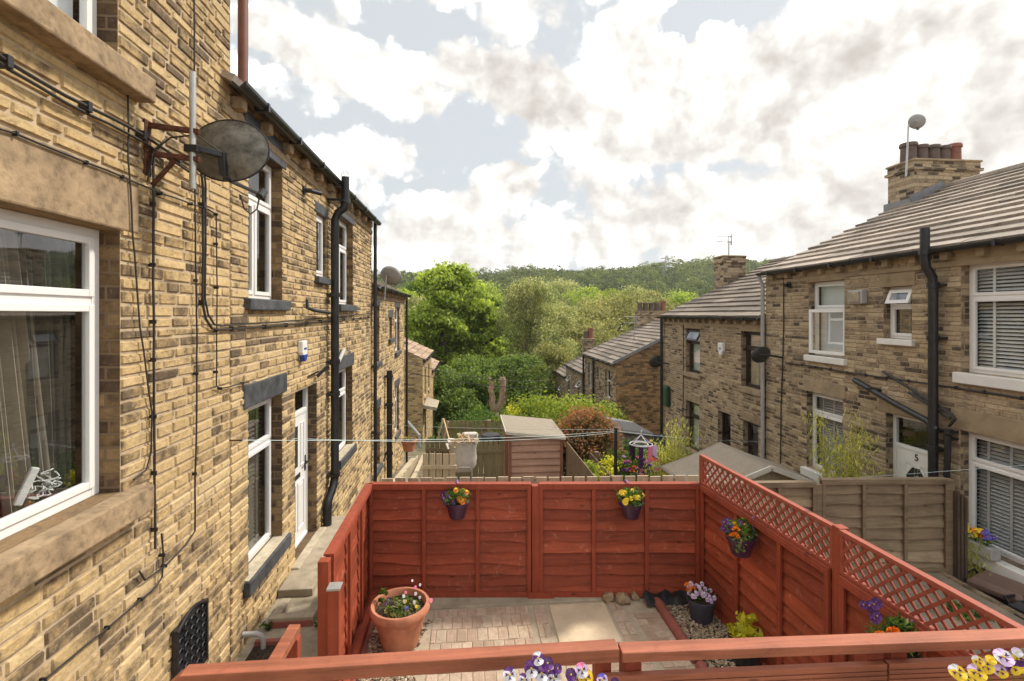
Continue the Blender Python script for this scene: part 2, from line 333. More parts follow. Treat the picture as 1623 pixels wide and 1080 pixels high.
MAT['leaf_olv2'] = M_leaf('leaves_dark_olive', [(.03,.04,.012),(.07,.075,.025),(.15,.11,.045),(.26,.15,.07)])
MAT['leaf_phot'] = M_leaf('leaves_young_red', [(.10,.10,.03),(.20,.13,.05),(.38,.15,.08),(.50,.24,.14)])
MAT['sand'] = M_plain('sandy_joint_fill', (.44,.36,.26), .95, var=.2, sc=20, bump=.6, dirt=.5)
# ------------------------------------------------------------ foliage
def leaf_cloud(C, n, spread, size, flat=.6, droop=0, tint=None, asp=.6, tv=.22, up=.4):
    """C (k,3) clump centres; n leaves each; returns V,F,T"""
    k = len(C); c = np.repeat(C, n, 0); tb = np.repeat(tint if tint is not None else RS.rand(k), n)
    o = RS.normal(size=(k*n, 3)); o[:, 2] *= flat
    sp = np.repeat(np.broadcast_to(spread, (k,)), n)[:, None]
    c = c+o*sp*.5
    if droop: c[:, 2] -= RS.rand(k*n)**1.5*droop
    nr = o/(np.linalg.norm(o, axis=1, keepdims=True)+1e-6)*.7+RS.normal(size=(k*n, 3))*.6; nr[:, 2] += up
    nr /= np.linalg.norm(nr, axis=1, keepdims=True)
    a = RS.normal(size=(k*n, 3))
    if droop: a = a*.35+np.array([0,0,-1.])
    a -= (a*nr).sum(1, keepdims=True)*nr; a /= np.linalg.norm(a, axis=1, keepdims=True)+1e-6
    b = np.cross(nr, a); s = (size*(.6+.8*RS.rand(k*n)))[:, None]
    V = np.stack([c-a*s*.5, c+b*s*asp*.5-a*s*.05, c+a*s*.5, c-b*s*asp*.5-a*s*.05], 1).reshape(-1, 3)
    F = np.arange(k*n*4).reshape(-1, 4)
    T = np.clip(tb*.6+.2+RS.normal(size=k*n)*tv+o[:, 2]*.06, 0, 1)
    return V, F, T
def crown_pts(base, h, r, z0, lobes, per, seed, shape=1.0, gap=.55):
    rs = np.random.RandomState(seed); pts = []; sp = []; ti = []
    for i in range(lobes):
        u = rs.rand(); zz = z0+(h-z0)*(.12+.80*u)
        prof = math.sin(PI*min(1, (.12+.88*u)**shape*.98))**.6
        an = i*2.4+rs.rand()*.8; rr = r*prof*(.25+.6*rs.rand())
        cx, cy = math.cos(an)*rr, math.sin(an)*rr; lr = r*(.26+.2*rs.rand())
        t0 = rs.rand()
        for j in range(per):
            d = rs.normal(size=3); d /= np.linalg.norm(d); d[2] = abs(d[2])*.9-.25
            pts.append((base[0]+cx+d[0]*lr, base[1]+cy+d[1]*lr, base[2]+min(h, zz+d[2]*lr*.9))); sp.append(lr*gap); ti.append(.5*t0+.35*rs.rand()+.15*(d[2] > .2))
    return np.array(pts), np.array(sp), np.array(ti)
def trunk_mb(base, h, r, limbs, seed, spread, start=.3):
    rs = random.Random(seed); mb = MB(); b = Vector(base)
    pts = [b+Vector((rs.uniform(-.1,.1)*i, rs.uniform(-.1,.1)*i, h*i/6)) for i in range(7)]
    mb.tube(pts, [r*(1-.13*i) for i in range(7)], 9)
    for i in range(limbs):
        t = rs.uniform(start, .85); p0 = pts[0].lerp(pts[-1], t); an = rs.uniform(0, 2*PI); L = spread*(1.1-t*.6)*rs.uniform(.6, 1)
        q = [p0]+[p0+Vector((math.cos(an)*L*k/3, math.sin(an)*L*k/3, L*.75*(k/3)**1.2))+Vector((rs.uniform(-.1,.1),)*3) for k in (1,2,3)]
        mb.tube(q, [r*.5*(1-t*.4), r*.33, r*.2, r*.06], 6)
    return mb
def tree(name, label, base, h, r, z0, lobes, per, n, size, mat, seed, group=None, droop=0, bark='bark', shape=1.0, gap=.55, flat=.6, limbs=9, tr=None, start=.3):
    t = thing(name, label, 'tree', base, group)
    trunk_mb(base, h*.86, tr or h*.022, limbs, seed, r*.8, start).build('trunk', MAT[bark], t, smooth=True)
    C, sp, ti = crown_pts(base, h, r, z0, lobes, per, seed, shape, gap)
    V, F, T = leaf_cloud(C, n, sp, size, flat, droop, ti)
    np_mesh('crown', V, F, MAT[mat], t, T); return t
def shrub(name, label, base, r, h, k, n, size, mat, cat='shrub', group=None, spread=.35, asp=.6, droop=0, tint=None, stems=5, seed=1, parts='foliage'):
    t = thing(name, label, cat, base, group); rs = np.random.RandomState(seed)
    d = rs.normal(size=(k, 3)); d /= np.linalg.norm(d, axis=1, keepdims=True); q = (.35+.65*rs.rand(k)**.5)[:, None]; d = d*q
    C = np.array(base)+np.stack([d[:,0]*r, d[:,1]*r, h*(.52+.48*d[:,2])], 1)
    V, F, T = leaf_cloud(C, n, r*spread, size, .7, droop, rs.rand(k), asp)
    np_mesh(parts, V, F, MAT[mat], t, T)
    if stems:
        mb = MB(); b = Vector(base)
        for i in range(stems):
            e = b+Vector((rs.uniform(-.5,.5)*r, rs.uniform(-.5,.5)*r, h*.7)); mb.tube([b, b.lerp(e, .5)+Vector((0,0,.05)), e], [.03, .02, .008], 5)
        mb.build('stem', MAT['bark'], t)
    return t

# ------------------------------------------------------------ walls and openings
def stones(mb, fac, s0, s1, z0, z1, holes, course=(.067,.094), length=(.14,.38), seed=1, ztop=None, gap=.016, rough=.0032):
    rs = random.Random(seed); z = z0
    while z < z1-.03:
        h = min(rs.uniform(*course), z1-z); a = z+gap/2; b = z+h-gap/2; zm = (a+b)/2; z += h
        blk = sorted((q[0], q[1]) for q in holes if q[2]-.035 < zm < q[3]+.035); iv = []; c = s0
        for q in blk:
            if q[0] > c: iv.append((c, q[0]))
            c = max(c, q[1])
        if c < s1: iv.append((c, s1))
        for (p, q) in iv:
            x = p
            while x < q-.02:
                w = rs.uniform(*length)
                if rs.random() < .18: w *= 1.35
                if q-(x+w) < .13: w = q-x
                e0, e1 = x+gap/2, x+w-gap/2; x += w
                if e1-e0 < .02: continue
                f = rs.uniform(.004, .011); mb.tint = min(1, max(0, rs.gauss(.58, .25))); bv = .009
                tl = rs.uniform(-.0015, .0015); ss = [e0, e0+bv, (e0+e1)/2, e1-bv, e1]; zz = [a, a+bv, b-bv*.7, b]
                vs = []
                for j, zc in enumerate(zz):
                    for i, sc in enumerate(ss):
                        edge = i in (0, 4) or j in (0, 3)
                        d = -.007 if edge else f+tl*(i-2)+rs.uniform(-rough, rough)
                        jj = rs.uniform(-.003, .003) if edge else 0
                        vs.append(fac.p(sc+jj, zc+jj*.7, d))
                mb.add(vs, [(j*5+i, j*5+i+1, j*5+i+6, j*5+i+5) for j in range(3) for i in range(4)])
    return mb
def sheet(mb, fac, s0, s1, z0, z1, holes, rec, d=0):
    hs = [q for q in holes if q[1] > s0 and q[0] < s1]
    ss = sorted({s0, s1, *[max(s0, min(s1, x)) for q in hs for x in q[:2]]}); zz = sorted({z0, z1, *[max(z0, min(z1, x)) for q in hs for x in q[2:4]]})
    for i in range(len(ss)-1):
        for j in range(len(zz)-1):
            a, b, c, e = ss[i], ss[i+1], zz[j], zz[j+1]
            if any(q[0]-1e-6 <= a and b <= q[1]+1e-6 and q[2]-1e-6 <= c and e <= q[3]+1e-6 for q in hs): continue
            mb.quad(fac.p(a,c,d), fac.p(b,c,d), fac.p(b,e,d), fac.p(a,e,d))
def reveal(mb, fac, holes, rec, rough=True):
    for q in holes:
        a, b, c, e = q[:4]; r = -rec-.07
        mb.quad(fac.p(a,c,.0), fac.p(a,c,r), fac.p(a,e,r), fac.p(a,e,.0)); mb.quad(fac.p(b,c,.0), fac.p(b,c,r), fac.p(b,e,r), fac.p(b,e,.0))
        mb.quad(fac.p(a,e,.0), fac.p(b,e,.0), fac.p(b,e,r), fac.p(a,e,r)); mb.quad(fac.p(a,c,.0), fac.p(b,c,.0), fac.p(b,c,r), fac.p(a,c,r))
def window(fac, q, house, rec=.12, trans=.3, mull=None, frame='upvc', sill='sillslate', lint='dressL', glass='glass', curtain=None, fw=.055, sillp=.07, sillh=.13, linth=.28, open_=None, far=False, lp=.018, ext=.10, sillm=None, linti=True):
    s0, s1, z0, z1 = q; mb = MB(); B = lambda *a: fac.box(mb, *a)
    dI, dO = -rec-.06, -rec
    B(s0, s0+fw, z0, z1, dI, dO); B(s1-fw, s1, z0, z1, dI, dO); B(s0+fw, s1-fw, z1-fw, z1, dI, dO); B(s0+fw, s1-fw, z0, z0+fw, dI, dO)
    zt = z1-(z1-z0)*trans if trans else z1
    if trans: B(s0+fw, s1-fw, zt-fw/2, zt+fw/2, dI+.002, dO-.002)
    if mull is not None: sm = s0+(s1-s0)*mull; B(sm-fw/2, sm+fw/2, z0+fw, zt-fw/2, dI+.004, dO-.004)
    fr = mb.build('window', MAT[frame], house, bev=0 if far else .006)
    # sash frames
    mb = MB(); cells = []
    lo = [(s0+fw, s1-fw)] if mull is None else [(s0+fw, sm-fw/2), (sm+fw/2, s1-fw)]
    for (a, b) in lo: cells.append((a, b, z0+fw, (zt-fw/2) if trans else z1-fw, 'low'))
    if trans: cells.append((s0+fw, s1-fw, zt+fw/2, z1-fw, 'top'))
    sw = .035; glz = MB()
    for (a, b, c, e, w) in cells:
        if open_ and open_[0] == w and (w == 'top' or open_[1] == 'tilt' or b == s1-fw or True):
            # hinged sash, swung outwards about its top or side edge
            ang = open_[2]; H = e-c; W = b-a
            if open_[1] == 'top': f3 = lambda s, z, d: fac.p(s, e-(e-z)*math.cos(ang)+d*math.sin(ang)*0, dO+.01+(e-z)*math.sin(ang)+d)
            else: f3 = lambda s, z, d: fac.p(a+(s-a)*math.cos(ang), z, dO+.01+(s-a)*math.sin(ang)+d)
            def bx(m, p0, p1, r0, r1, d0, d1):
                vs = [f3(x, z, d) for z in (r0, r1) for (x, d) in ((p0,d0),(p1,d0),(p1,d1),(p0,d1))]
                m.add(vs, [(0,3,2,1),(4,5,6,7),(0,1,5,4),(1,2,6,5),(2,3,7,6),(3,0,4,7)])
            w2 = .05
            bx(mb,a-.01,a+w2,c-.01,e+.01,0,.05); bx(mb,b-w2,b+.01,c-.01,e+.01,0,.05); bx(mb,a+w2,b-w2,c-.01,c+w2,0,.05); bx(mb,a+w2,b-w2,e-w2,e+.01,0,.05)
            glz.quad(f3(a+w2,c+w2,.03), f3(b-w2,c+w2,.03), f3(b-w2,e-w2,.03), f3(a+w2,e-w2,.03)); continue
        if not far:
            B2 = lambda *k: fac.box(mb, *k); d1 = dO+.012; d0 = dO-.03
            B2(a-.008, a+sw, c-.008, e+.008, d0, d1); B2(b-sw, b+.008, c-.008, e+.008, d0, d1); B2(a+sw, b-sw, c-.008, c+sw, d0, d1-.001); B2(a+sw, b-sw, e-sw, e+.008, d0, d1-.001)
        k = sw if not far else 0
        glz.quad(fac.p(a+k,c+k,dO-.012), fac.p(b-k,c+k,dO-.012), fac.p(b-k,e-k,dO-.012), fac.p(a+k,e-k,dO-.012))
    if mb.f: mb.build('sash', MAT[frame], fr, bev=.004)
    glz.build('pane', MAT[glass], fr)
    rm = MB(); D = -.9 if not far else -.5     # room behind
    a, b, c, e = s0-.25, s1+.25, z0-.15, z1+.1; d0 = dI-.02
    rm.quad(fac.p(a,c,D), fac.p(b,c,D), fac.p(b,e,D), fac.p(a,e,D)); rm.quad(fac.p(a,c,d0), fac.p(b,c,d0), fac.p(b,c,D), fac.p(a,c,D)); rm.quad(fac.p(a,e,d0), fac.p(b,e,d0), fac.p(b,e,D), fac.p(a,e,D))
    rm.quad(fac.p(a,c,d0), fac.p(a,c,D), fac.p(a,e,D), fac.p(a,e,d0)); rm.quad(fac.p(b,c,d0), fac.p(b,c,D), fac.p(b,e,D), fac.p(b,e,d0))
    rm.build('room', MAT['room'], fr)
    if curtain:
        cm = MB(); kind = curtain[0]; dc = dI-.06
        if kind == 'slats':
            n = int((z1-z0)/.05)
            for i in range(n):
                z = z0+.04+i*.05
                cm.add([fac.p(s0+.03,z+.016,dc-.02), fac.p(s1-.03,z+.016,dc-.02), fac.p(s1-.03,z-.014,dc+.022), fac.p(s0+.03,z-.014,dc+.022)], [(0,1,2,3)])
            for q2 in (.2,.5,.8):
                x = s0+(s1-s0)*q2; fac.box(cm, x-.018, x+.018, z0, z1, dc+.024, dc+.027)
            cm.build('blind', MAT[curtain[1]], fr)
        elif kind == 'flat':
            fac.box(cm, s0+.03, s1-.03, z0+(z1-z0)*curtain[2], z1-.02, dc-.01, dc); cm.build('blind', MAT[curtain[1]], fr)
        elif kind == 'wavy':
            for (f0, f1, g0, g1, m) in curtain[1]:
                cc = MB(); nn = 60; top = []; bot = []
                for i in range(nn+1):
                    u = i/nn; w = .028*math.sin(u*38)+.012*math.sin(u*17+1)
                    top.append(fac.p(s0+(s1-s0)*(f0+(f1-f0)*u), z1+.05, dc-.05+w)); bot.append(fac.p(s0+(s1-s0)*(g0+(g1-g0)*u), z0-.1, dc-.05+w*1.2))
                cc.add(top+bot, [(i, i+1, nn+2+i, nn+1+i) for i in range(nn)]); cc.build('curtain', MAT[m], fr, smooth=True)
    if sill:
        sm_ = MB(); fac.box(sm_, s0-ext, s1+ext, z0-sillh, z0-.002, -rec-.02, sillp); sm_.build('sill', MAT[sill], fr, bev=.012)
    if lint and linti:
        lm = MB(); fac.box(lm, s0-ext, s1+ext*1.05, z1+.002, z1+linth, -rec-.02, lp); lm.build('lintel', MAT[lint], fr, bev=.012)
    return fr
def downpipe(name, label, pts, r, mat, wallx=None, group=None, brk=None, cat='drainpipe', collars=()):
    t = thing(name, label, cat, pts[-1], group)
    mb = MB(); mb.tube(pts, r, 12); mb.build('pipe', MAT[mat], t, smooth=True)
    for c in collars:
        c = Vector(c); m2 = MB(); m2.tube([c-Vector((0,0,.035)), c+Vector((0,0,.035))], r*1.28, 12)
        if wallx is not None: m2.box(min(c.x, wallx), max(c.x, wallx), c.y-r*1.7, c.y+r*1.7, c.z-.018, c.z+.018)
        m2.build('collar', MAT[mat], t, bev=0)
    return t
def sawroof(mb, sg, xe, ze, xr, zr, y0, y1, n, th=.052, ov=.0):
    """courses from eave (xe,ze) to ridge (xr,zr), real overlapping steps"""
    rs = random.Random(int(abs(y0)*100)); dx, dz = (xr-xe)/n, (zr-ze)/n; L = math.hypot(dx, dz); nx, nz = -dz/L*(1 if dx > 0 else -1), abs(dx)/L
    for i in range(n):
        yy = y0
        a = (xe+dx*i, ze+dz*i); b = (xe+dx*(i+1.12), ze+dz*(i+1.12))
        while yy < y1-.001:
            y2 = min(y1, yy+.33*3); mb.tint = rs.random(); j = rs.uniform(-.007, .007)
            p = [(a[0]+nx*(th+j), a[1]+nz*(th+j)), (b[0]+nx*.006, b[1]+nz*.006), (b[0]-nx*.01, b[1]-nz*.01), (a[0]-nx*.012, a[1]-nz*.012)]
            mb.prism([(q[0], yy+.002, q[1]) for q in p], (0, y2-yy-.004, 0)); yy = y2
def terrace(label, side, y0, y1, ze, zb, mats, holes, doors=(), detailed=True, ridge=None, name='terraced_house', gable0=None, gable1=None, tile='tile', cor=.55, group='stone terraced houses', stoneseed=1, rise=1.88, depth=8, nc=14, roofy=None, X=None, gut=True, roofov=.12, gmat='black', corb=True):
    """side -1 = left row, +1 = right row. holes = list of (s0,s1,z0,z1)"""
    fac = Fac(-2.2 if side < 0 else 6.85, 1 if side < 0 else -1); X0 = fac.X; sg = fac.sg
    t = thing(name, label, 'house', (X0-sg*depth/2, (y0+y1)/2, zb), group)
    st, mo, fl, dr = mats
    allh = list(holes)+list(doors)
    mb = MB(); mb.cur = 0
    if detailed:
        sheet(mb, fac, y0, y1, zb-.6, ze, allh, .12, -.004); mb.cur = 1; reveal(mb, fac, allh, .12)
        mb.cur = 2
        q = []
        for h in holes: q.append(h)
        stones(mb, fac, y0, y1, zb-.3, ze-.02, allh, seed=stoneseed, **(dict(course=(.058,.082), length=(.12,.32), gap=.012) if side > 0 else {}))
    else:
        mb.cur = 1; sheet(mb, fac, y0, y1, zb-1.5, ze, allh, .12, 0); reveal(mb, fac, allh, .12)
    xb = X0-sg*depth; xr = X0-sg*depth*.5; zr = ze+rise
    mb.cur = 3 if gable0 else 1
    for yy, g in ((y0, 1), (y1, 1)):
        mb.add([(X0, yy, zb-1.5), (xb, yy, zb-1.5), (xb, yy, ze), (xr, yy, zr-.03), (X0, yy, ze)], [(0,1,2,3,4)])
    mb.cur = 1; mb.quad((xb,y0,zb-1.5), (xb,y1,zb-1.5), (xb,y1,ze), (xb,y0,ze))
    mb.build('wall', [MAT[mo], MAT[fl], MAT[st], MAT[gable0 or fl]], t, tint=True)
    # roof
    yw0 = y0; y0 = roofy if roofy is not None else y0
    rf = MB(); e0 = X0+sg*roofov
    sawroof(rf, sg, e0, ze+.02-roofov*.45, xr, zr+.02, y0-(.06 if gable0 else 0), y1+.02, nc)
    rf.tint = .4; k = [(xr, zr+.04), (xb-sg*.1, ze+.02)]
    rf.prism([(xr, y0, zr+.05), (xr, y0, zr-.02), (xb-sg*.1, y0, ze-.04), (xb-sg*.1, y0, ze+.03)], (0, y1-y0, 0))
    rf.tube([(xr, y0, zr+.03), (xr, y1, zr+.03)], .10, 8)
    rf.build('roof', MAT[tile], t, tint=True)
    if gut:
        g = MB(); gx = X0+sg*(roofov+.06); gz = ze-.055
        prof = [(gx+.065*math.cos(a), gz+.02+.065*math.sin(a)) for a in [PI+PI*i/8 for i in range(9)]]+[(gx+.055, gz+.02), (gx, gz-.03), (gx-.055, gz+.02)]
        g.prism([(p[0], y0, p[1]) for p in prof], (0, y1-y0, 0))
        y = y0+.5
        while y < y1: g.box(gx-.07, gx+.07, y-.02, y+.02, gz-.052, gz+.03); y += .95
        g.build('gutter', MAT[gmat], t)
    if corb:
        y = y0+.25
        while y < y1-.1: c = MB(); fac.box(c, y-.055, y+.055, ze-.20, ze-.085, 0, .10+random.uniform(0,.012)); y += cor; c.build('corbel', MAT[dr], t, bev=.008 if detailed else 0)
        c = MB(); fac.box(c, y0, y1, ze-.30, ze-.22, -.01, .024); c.build('cornice', MAT[dr], t, bev=.006 if detailed else 0)
    return t, fac
def chimney(house, x0, x1, y0, y1, zb, zt, mat, pots, potm, n=5, cap='dressR', roundpots=None, cover=.05):
    m = MB(); m.box(x0, x1, y0, y1, zb, zt-.22); m.box(x0-.05, x1+.05, y0-.05, y1+.05, zt-.22, zt-.16); m.box(x0-.01, x1+.01, y0-.01, y1+.01, zt-.16, zt-.02)
    c = m.build('chimney', MAT[mat], house)
    m = MB(); m.box(x0-.04, x1+.04, y0-.04, y1+.04, zt-.02, zt+.03); m.build('cap', MAT[cap], c, bev=.015)
    for i, (fx, r, h, pm) in enumerate(pots):
        p = MB(); x = x0+(x1-x0)*fx; y = (y0+y1)/2
        p.lathe([(r*.95, 0), (r*.9, h*.8), (r*1.08, h*.82), (r*1.08, h*.93), (r, h), (r*.75, h), (r*.7, h*.5), (0, h*.5)], (x, y, zt+.03), 16, cap=False)
        p.build('chimney_pot', MAT[pm], c, smooth=True)
    return c
# ============================================================ TERRAIN
def smooth(a, b, x): t = min(1, max(0, (x-a)/(b-a))); return t*t*(3-2*t)
CREST = [(-3,28),(-.35,27),(-.16,27),(-.06,28),(.0,25.5),(.06,26),(.12,30),(.2,29.5),(.3,31),(.4,36),(.5,38),(.62,38),(.8,37),(3,34)]
def crest(k):
    for (a, p), (b, q) in zip(CREST, CREST[1:]):
        if k <= b: return p+(q-p)*max(0,(k-a))/(b-a)
    return 36
def far_z(x, y):
    z = -14+(-14 - -14)
    k = x/max(y, 1); c = crest(max(-2.9, min(2.9, k)))
    h = -14+(c+14)*smooth(110, 400, y)
    h += 2.2*math.sin(x*.031+y*.02)*smooth(130, 200, y)*(1-smooth(330,400,y)); return h
def ground_z(x, y):
    if x < -1.17: zz = -.17*max(0, y-6.5) if y < 28 else -3.655-.22*(y-28)
    elif x < 6.0: zz = 0 if y < 5.83 else (-.65-.16*(y-5.8) if y < 28 else -4.2-.22*(y-28))
    else:
        zz = -.9 if y < 10.8 else (-.9-.2*(y-10.8) if y < 28 else -4.34-.22*(y-28))
    if y > 40:
        b = zz; zz = b+(far_z(x, y)-b)*smooth(40, 75, y)
    return zz
xs = sorted(set([-900,-500,-300,-200,-140,-100,-70,-50,-35,-25,-18,-12,-8,-5,-3.5,-2.2,-1.7,-1.18,-1.16]+[round(-.8+.4*i,2) for i in range(17)]+[5.98,6.02,6.5,7,8,10,13,17,22,28,35,45,60,80,100,120,150,180,220,260,300,350,420,500,700,1000,1500]))
ys = sorted(set([-60,-20,-8,-3,0]+[.5*i for i in range(1, 12)]+[5.81,5.85]+[6+.5*i for i in range(0,30)]+[22,24,26,28,30,33,36,40,44,48,52,56,60,65,70,76,84,92,100,110]+list(range(120, 460, 12))+[500,600,800,1200,2500]))
mb = MB(); nx = len(xs)
mb.add([(x, y, ground_z(x, y)) for y in ys for x in xs], [(j*nx+i, j*nx+i+1, (j+1)*nx+i+1, (j+1)*nx+i) for j in range(len(ys)-1) for i in range(nx-1)])
m, nt, out = newmat('ground_soil'); n = N(nt); v = pos(n)
sp = n.n('ShaderNodeSeparateXYZ'); n.l(v, sp.inputs[0])
soilc = n.ramp(n.noise(v, 3, 8, .7), [(.3,(.07,.055,.035)),(.5,(.20,.16,.11)),(.72,(.33,.28,.2))])
grs = n.ramp(n.noise(v, .5, 6, .7), [(.3,(.02,.035,.01)),(.7,(.06,.09,.02))])
c = n.mix(n.ramp(n.math('DIVIDE', sp.outputs[1], 60), [(.3,0),(.45,1)]), soilc, grs)
n.bsdf(out, c, .95, 0, n.bump(n.noise(v, 14, 6, .7), .8, .03), .2)
tag(mb.build('ground', m), kind='structure')

# ============================================================ HOUSES
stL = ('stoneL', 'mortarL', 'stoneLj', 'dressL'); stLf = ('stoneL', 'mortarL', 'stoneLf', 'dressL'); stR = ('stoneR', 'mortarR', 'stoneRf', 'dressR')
W1 = (2.0, 3.33, 2.17, 3.83); W1u = (2.0, 3.31, 4.86, 6.45)
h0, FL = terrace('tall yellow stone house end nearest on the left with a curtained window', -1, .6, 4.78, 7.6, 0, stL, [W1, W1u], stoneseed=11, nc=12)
window(FL, W1, h0, trans=.27, fw=.065, sill='dressL', lint='dressL', linth=.36, sillh=.17, sillp=.12, ext=.15, glass='glassd', curtain=('wavy', [(.52,.74,.66,.92,'curtain'), (.70,1.0,.80,1.0,'net')]))
t = thing('power_strip', 'white adaptor bar and tangled white leads inside the big curtained window', 'electrical lead', (-2.45,3.05,2.22)); m = MB(); m.bar((-2.46,2.92,2.25),(-2.42,2.99,2.44),.03,.04); m.build('adaptor', MAT['white'], t, bev=.008); m = MB()
for i in range(7):
    cy_, cz_, r_ = 3.08+random.uniform(-.07,.08), 2.31+random.uniform(-.03,.05), random.uniform(.03,.07); m.tube([(-2.44+.02*math.sin(a*3+i), cy_+r_*math.cos(a), cz_+r_*.7*math.sin(a)) for a in [2*PI*k/14 for k in range(15)]], .004, 5)
m.build('lead', MAT['white'], t)
window(FL, W1u, h0, trans=.27, fw=.065, sill='dressL', lint='dressL', linth=.36, sillh=.16, sillp=.13, ext=.17, glass='glassd', curtain=('flat','blindw',.0))
g = [(5.16,6.06,3.46,5.03),(7.38,7.85,3.85,4.78),(8.6,9.65,3.47,5.0),(5.16,6.06,.66,2.36),(8.62,9.6,.82,2.33)]
DL = (6.5, 7.4, .14, 2.3)
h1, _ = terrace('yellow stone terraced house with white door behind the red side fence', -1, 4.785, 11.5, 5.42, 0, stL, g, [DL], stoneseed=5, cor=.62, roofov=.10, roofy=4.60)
window(FL, g[0], h1, trans=.33, mull=.45, sill='sillslate', lint='sillslate', linth=.30, sillh=.12, ext=.1)
window(FL, g[1], h1, rec=.04, fw=.065, trans=None, sill='sillslate', lint='sillslate', linth=.16, sillh=.10, ext=.09)
window(FL, g[2], h1, trans=.33, mull=.45, sill='sillslate', lint='sillslate', linth=.24, sillh=.12, ext=.08)
window(FL, g[3], h1, trans=.31, sill='sillslate', lint='sillslate', linth=.24, sillh=.15, ext=.12, curtain=('slats','net'))
window(FL, g[4], h1, trans=.31, sill='sillslate', lint='sillslate', linth=.24, sillh=.15, ext=.1, curtain=('flat','net',0))
for q_ in (g[3], g[4]): m = MB(); FL.box(m, q_[0]-.10, q_[1]+.10, q_[2]-.001, q_[2]+.010, -.10, .045); m.build('sill_top', MAT['sillworn'], h1, bev=.003)
def door(fac, q, house, rec=.12, transf=.19, knobside=1, number=None, arch=False, step=True, mat='upvc', lit='glass'):
    s0, s1, z0, z1 = q; mb = MB(); B = lambda *a: fac.box(mb, *a); fw = .06; dI, dO = -rec-.06, -rec
    zt = z1-(z1-z0)*transf
    B(s0,s0+fw,z0,z1,dI,dO); B(s1-fw,s1,z0,z1,dI,dO); B(s0+fw,s1-fw,z1-fw,z1,dI,dO); B(s0+fw,s1-fw,zt-.03,zt+.03,dI+.002,dO-.002); B(s0+fw,s1-fw,z0,z0+.04,dI,dO+.01)
    fr = mb.build('door_frame', MAT[mat], house, bev=.006)
    mb = MB(); a, b, c, e = s0+fw, s1-fw, z0+.04, zt-.03; w = b-a
    if arch: B(a+.159,b-.159,c+.949,e-.219,dI+.012,dO-.026)
    if arch: B(a,b,c,c+.95,dI+.01,dO-.015); B(a,a+.16,c+.95,e,dI+.01,dO-.015); B(b-.16,b,c+.95,e,dI+.01,dO-.015); B(a+.16,b-.16,e-.22,e,dI+.01,dO-.015)
    else: B(a,b,c,e,dI+.01,dO-.015)
    d2 = dO-.003
    def ringp(p0,p1,q0,q1):
        t=.018; B(p0,p0+t,q0,q1,dO-.016,d2); B(p1-t,p1,q0,q1,dO-.016,d2); B(p0+t,p1-t,q0,q0+t,dO-.016,d2); B(p0+t,p1-t,q1-t,q1,dO-.016,d2); B(p0+t*2.2,p1-t*2.2,q0+t*2.2,q1-t*2.2,dO-.016,dO-.008)
    if not arch: ringp(a+.09,(a+b)/2-.035,c+.14,c+.80); ringp((a+b)/2+.035,b-.09,c+.14,c+.80); ringp(a+.09,a+.09+w*.2,c+1.0,e-.12); ringp(b-.09-w*.2,b-.09,c+1.0,e-.12)
    dr = mb.build('door', MAT[mat], house, bev=.004)
    gl = MB(); gl.quad(fac.p(s0+fw,zt+.03,dO-.03),fac.p(s1-fw,zt+.03,dO-.03),fac.p(s1-fw,z1-fw,dO-.03),fac.p(s0+fw,z1-fw,dO-.03)); gl.build('pane', MAT[lit], fr)
    rm = MB(); fac.box(rm, s0-.02,s1+.02,z0,z1+.02,dI-.4,dI-.36); rm.build('room', MAT['room'], fr)
    if arch:
        m = (a+b)/2; hx = w/2-.16; k0, k1 = c+.98, e-.24; gl = MB(); pts = [(m-hx+.01,k0),(m+hx-.01,k0),(m+hx-.01,k1-.16),(m+hx*.35,k1),(m-hx*.35,k1),(m-hx+.01,k1-.16)]
        gl.quad(*[fac.p(s,z,dO-.012) for s, z in pts]); gl.build('door_glazing', MAT['leadglass'], dr)
        tr = MB()
        for i in range(6):
            p, r = pts[i], pts[(i+1)%6]; tr.bar(fac.p(p[0],p[1],dO-.008), fac.p(r[0],r[1],dO-.008), .02, .03)
        tr.build('moulding', MAT[mat], dr)
        ld = MB(); cz = (k0+k1)/2-.05
        for i in range(2): ld.bar(fac.p(m-.06+.12*i,k0,dO-.008), fac.p(m-.02+.04*i,k1,dO-.008), .008, .008)
        ld.tube([fac.p(m+.09*math.cos(a_),cz+.16*math.sin(a_),dO-.008) for a_ in [2*PI*i/16 for i in range(17)]], .005, 5)
        ld.build('leading', MAT['alum'], dr)
        if False: pass
    else:
        gl = MB(); m = (a+b)/2; gl.quad(fac.p(m-.06,c+1.02,dO-.0145),fac.p(m+.06,c+1.02,dO-.0145),fac.p(m+.06,e-.14,dO-.0145),fac.p(m-.06,e-.14,dO-.0145)); gl.build('door_glazing', MAT['leadglass'], dr)
    hd = MB(); ks = b-.05 if knobside > 0 else a+.05; hz = c+.98
    fac.box(hd, ks-.018, ks+.018, hz-.10, hz+.12, dO-.016, dO-.002); hd.bar(fac.p(ks,hz+.03,dO+.035), fac.p(ks-.11*knobside,hz+.03,dO+.035), .018, .018); hd.bar(fac.p(ks,hz+.03,dO-.01), fac.p(ks,hz+.03,dO+.035), .016, .016); hd.build('handle', MAT['black'], dr, bev=.003)
    lb = MB(); fac.box(lb, (a+b)/2-.13, (a+b)/2+.13, c+.86, c+.92, dO-.016, dO-.004); lb.build('letterbox', MAT['black'], dr, bev=.003)
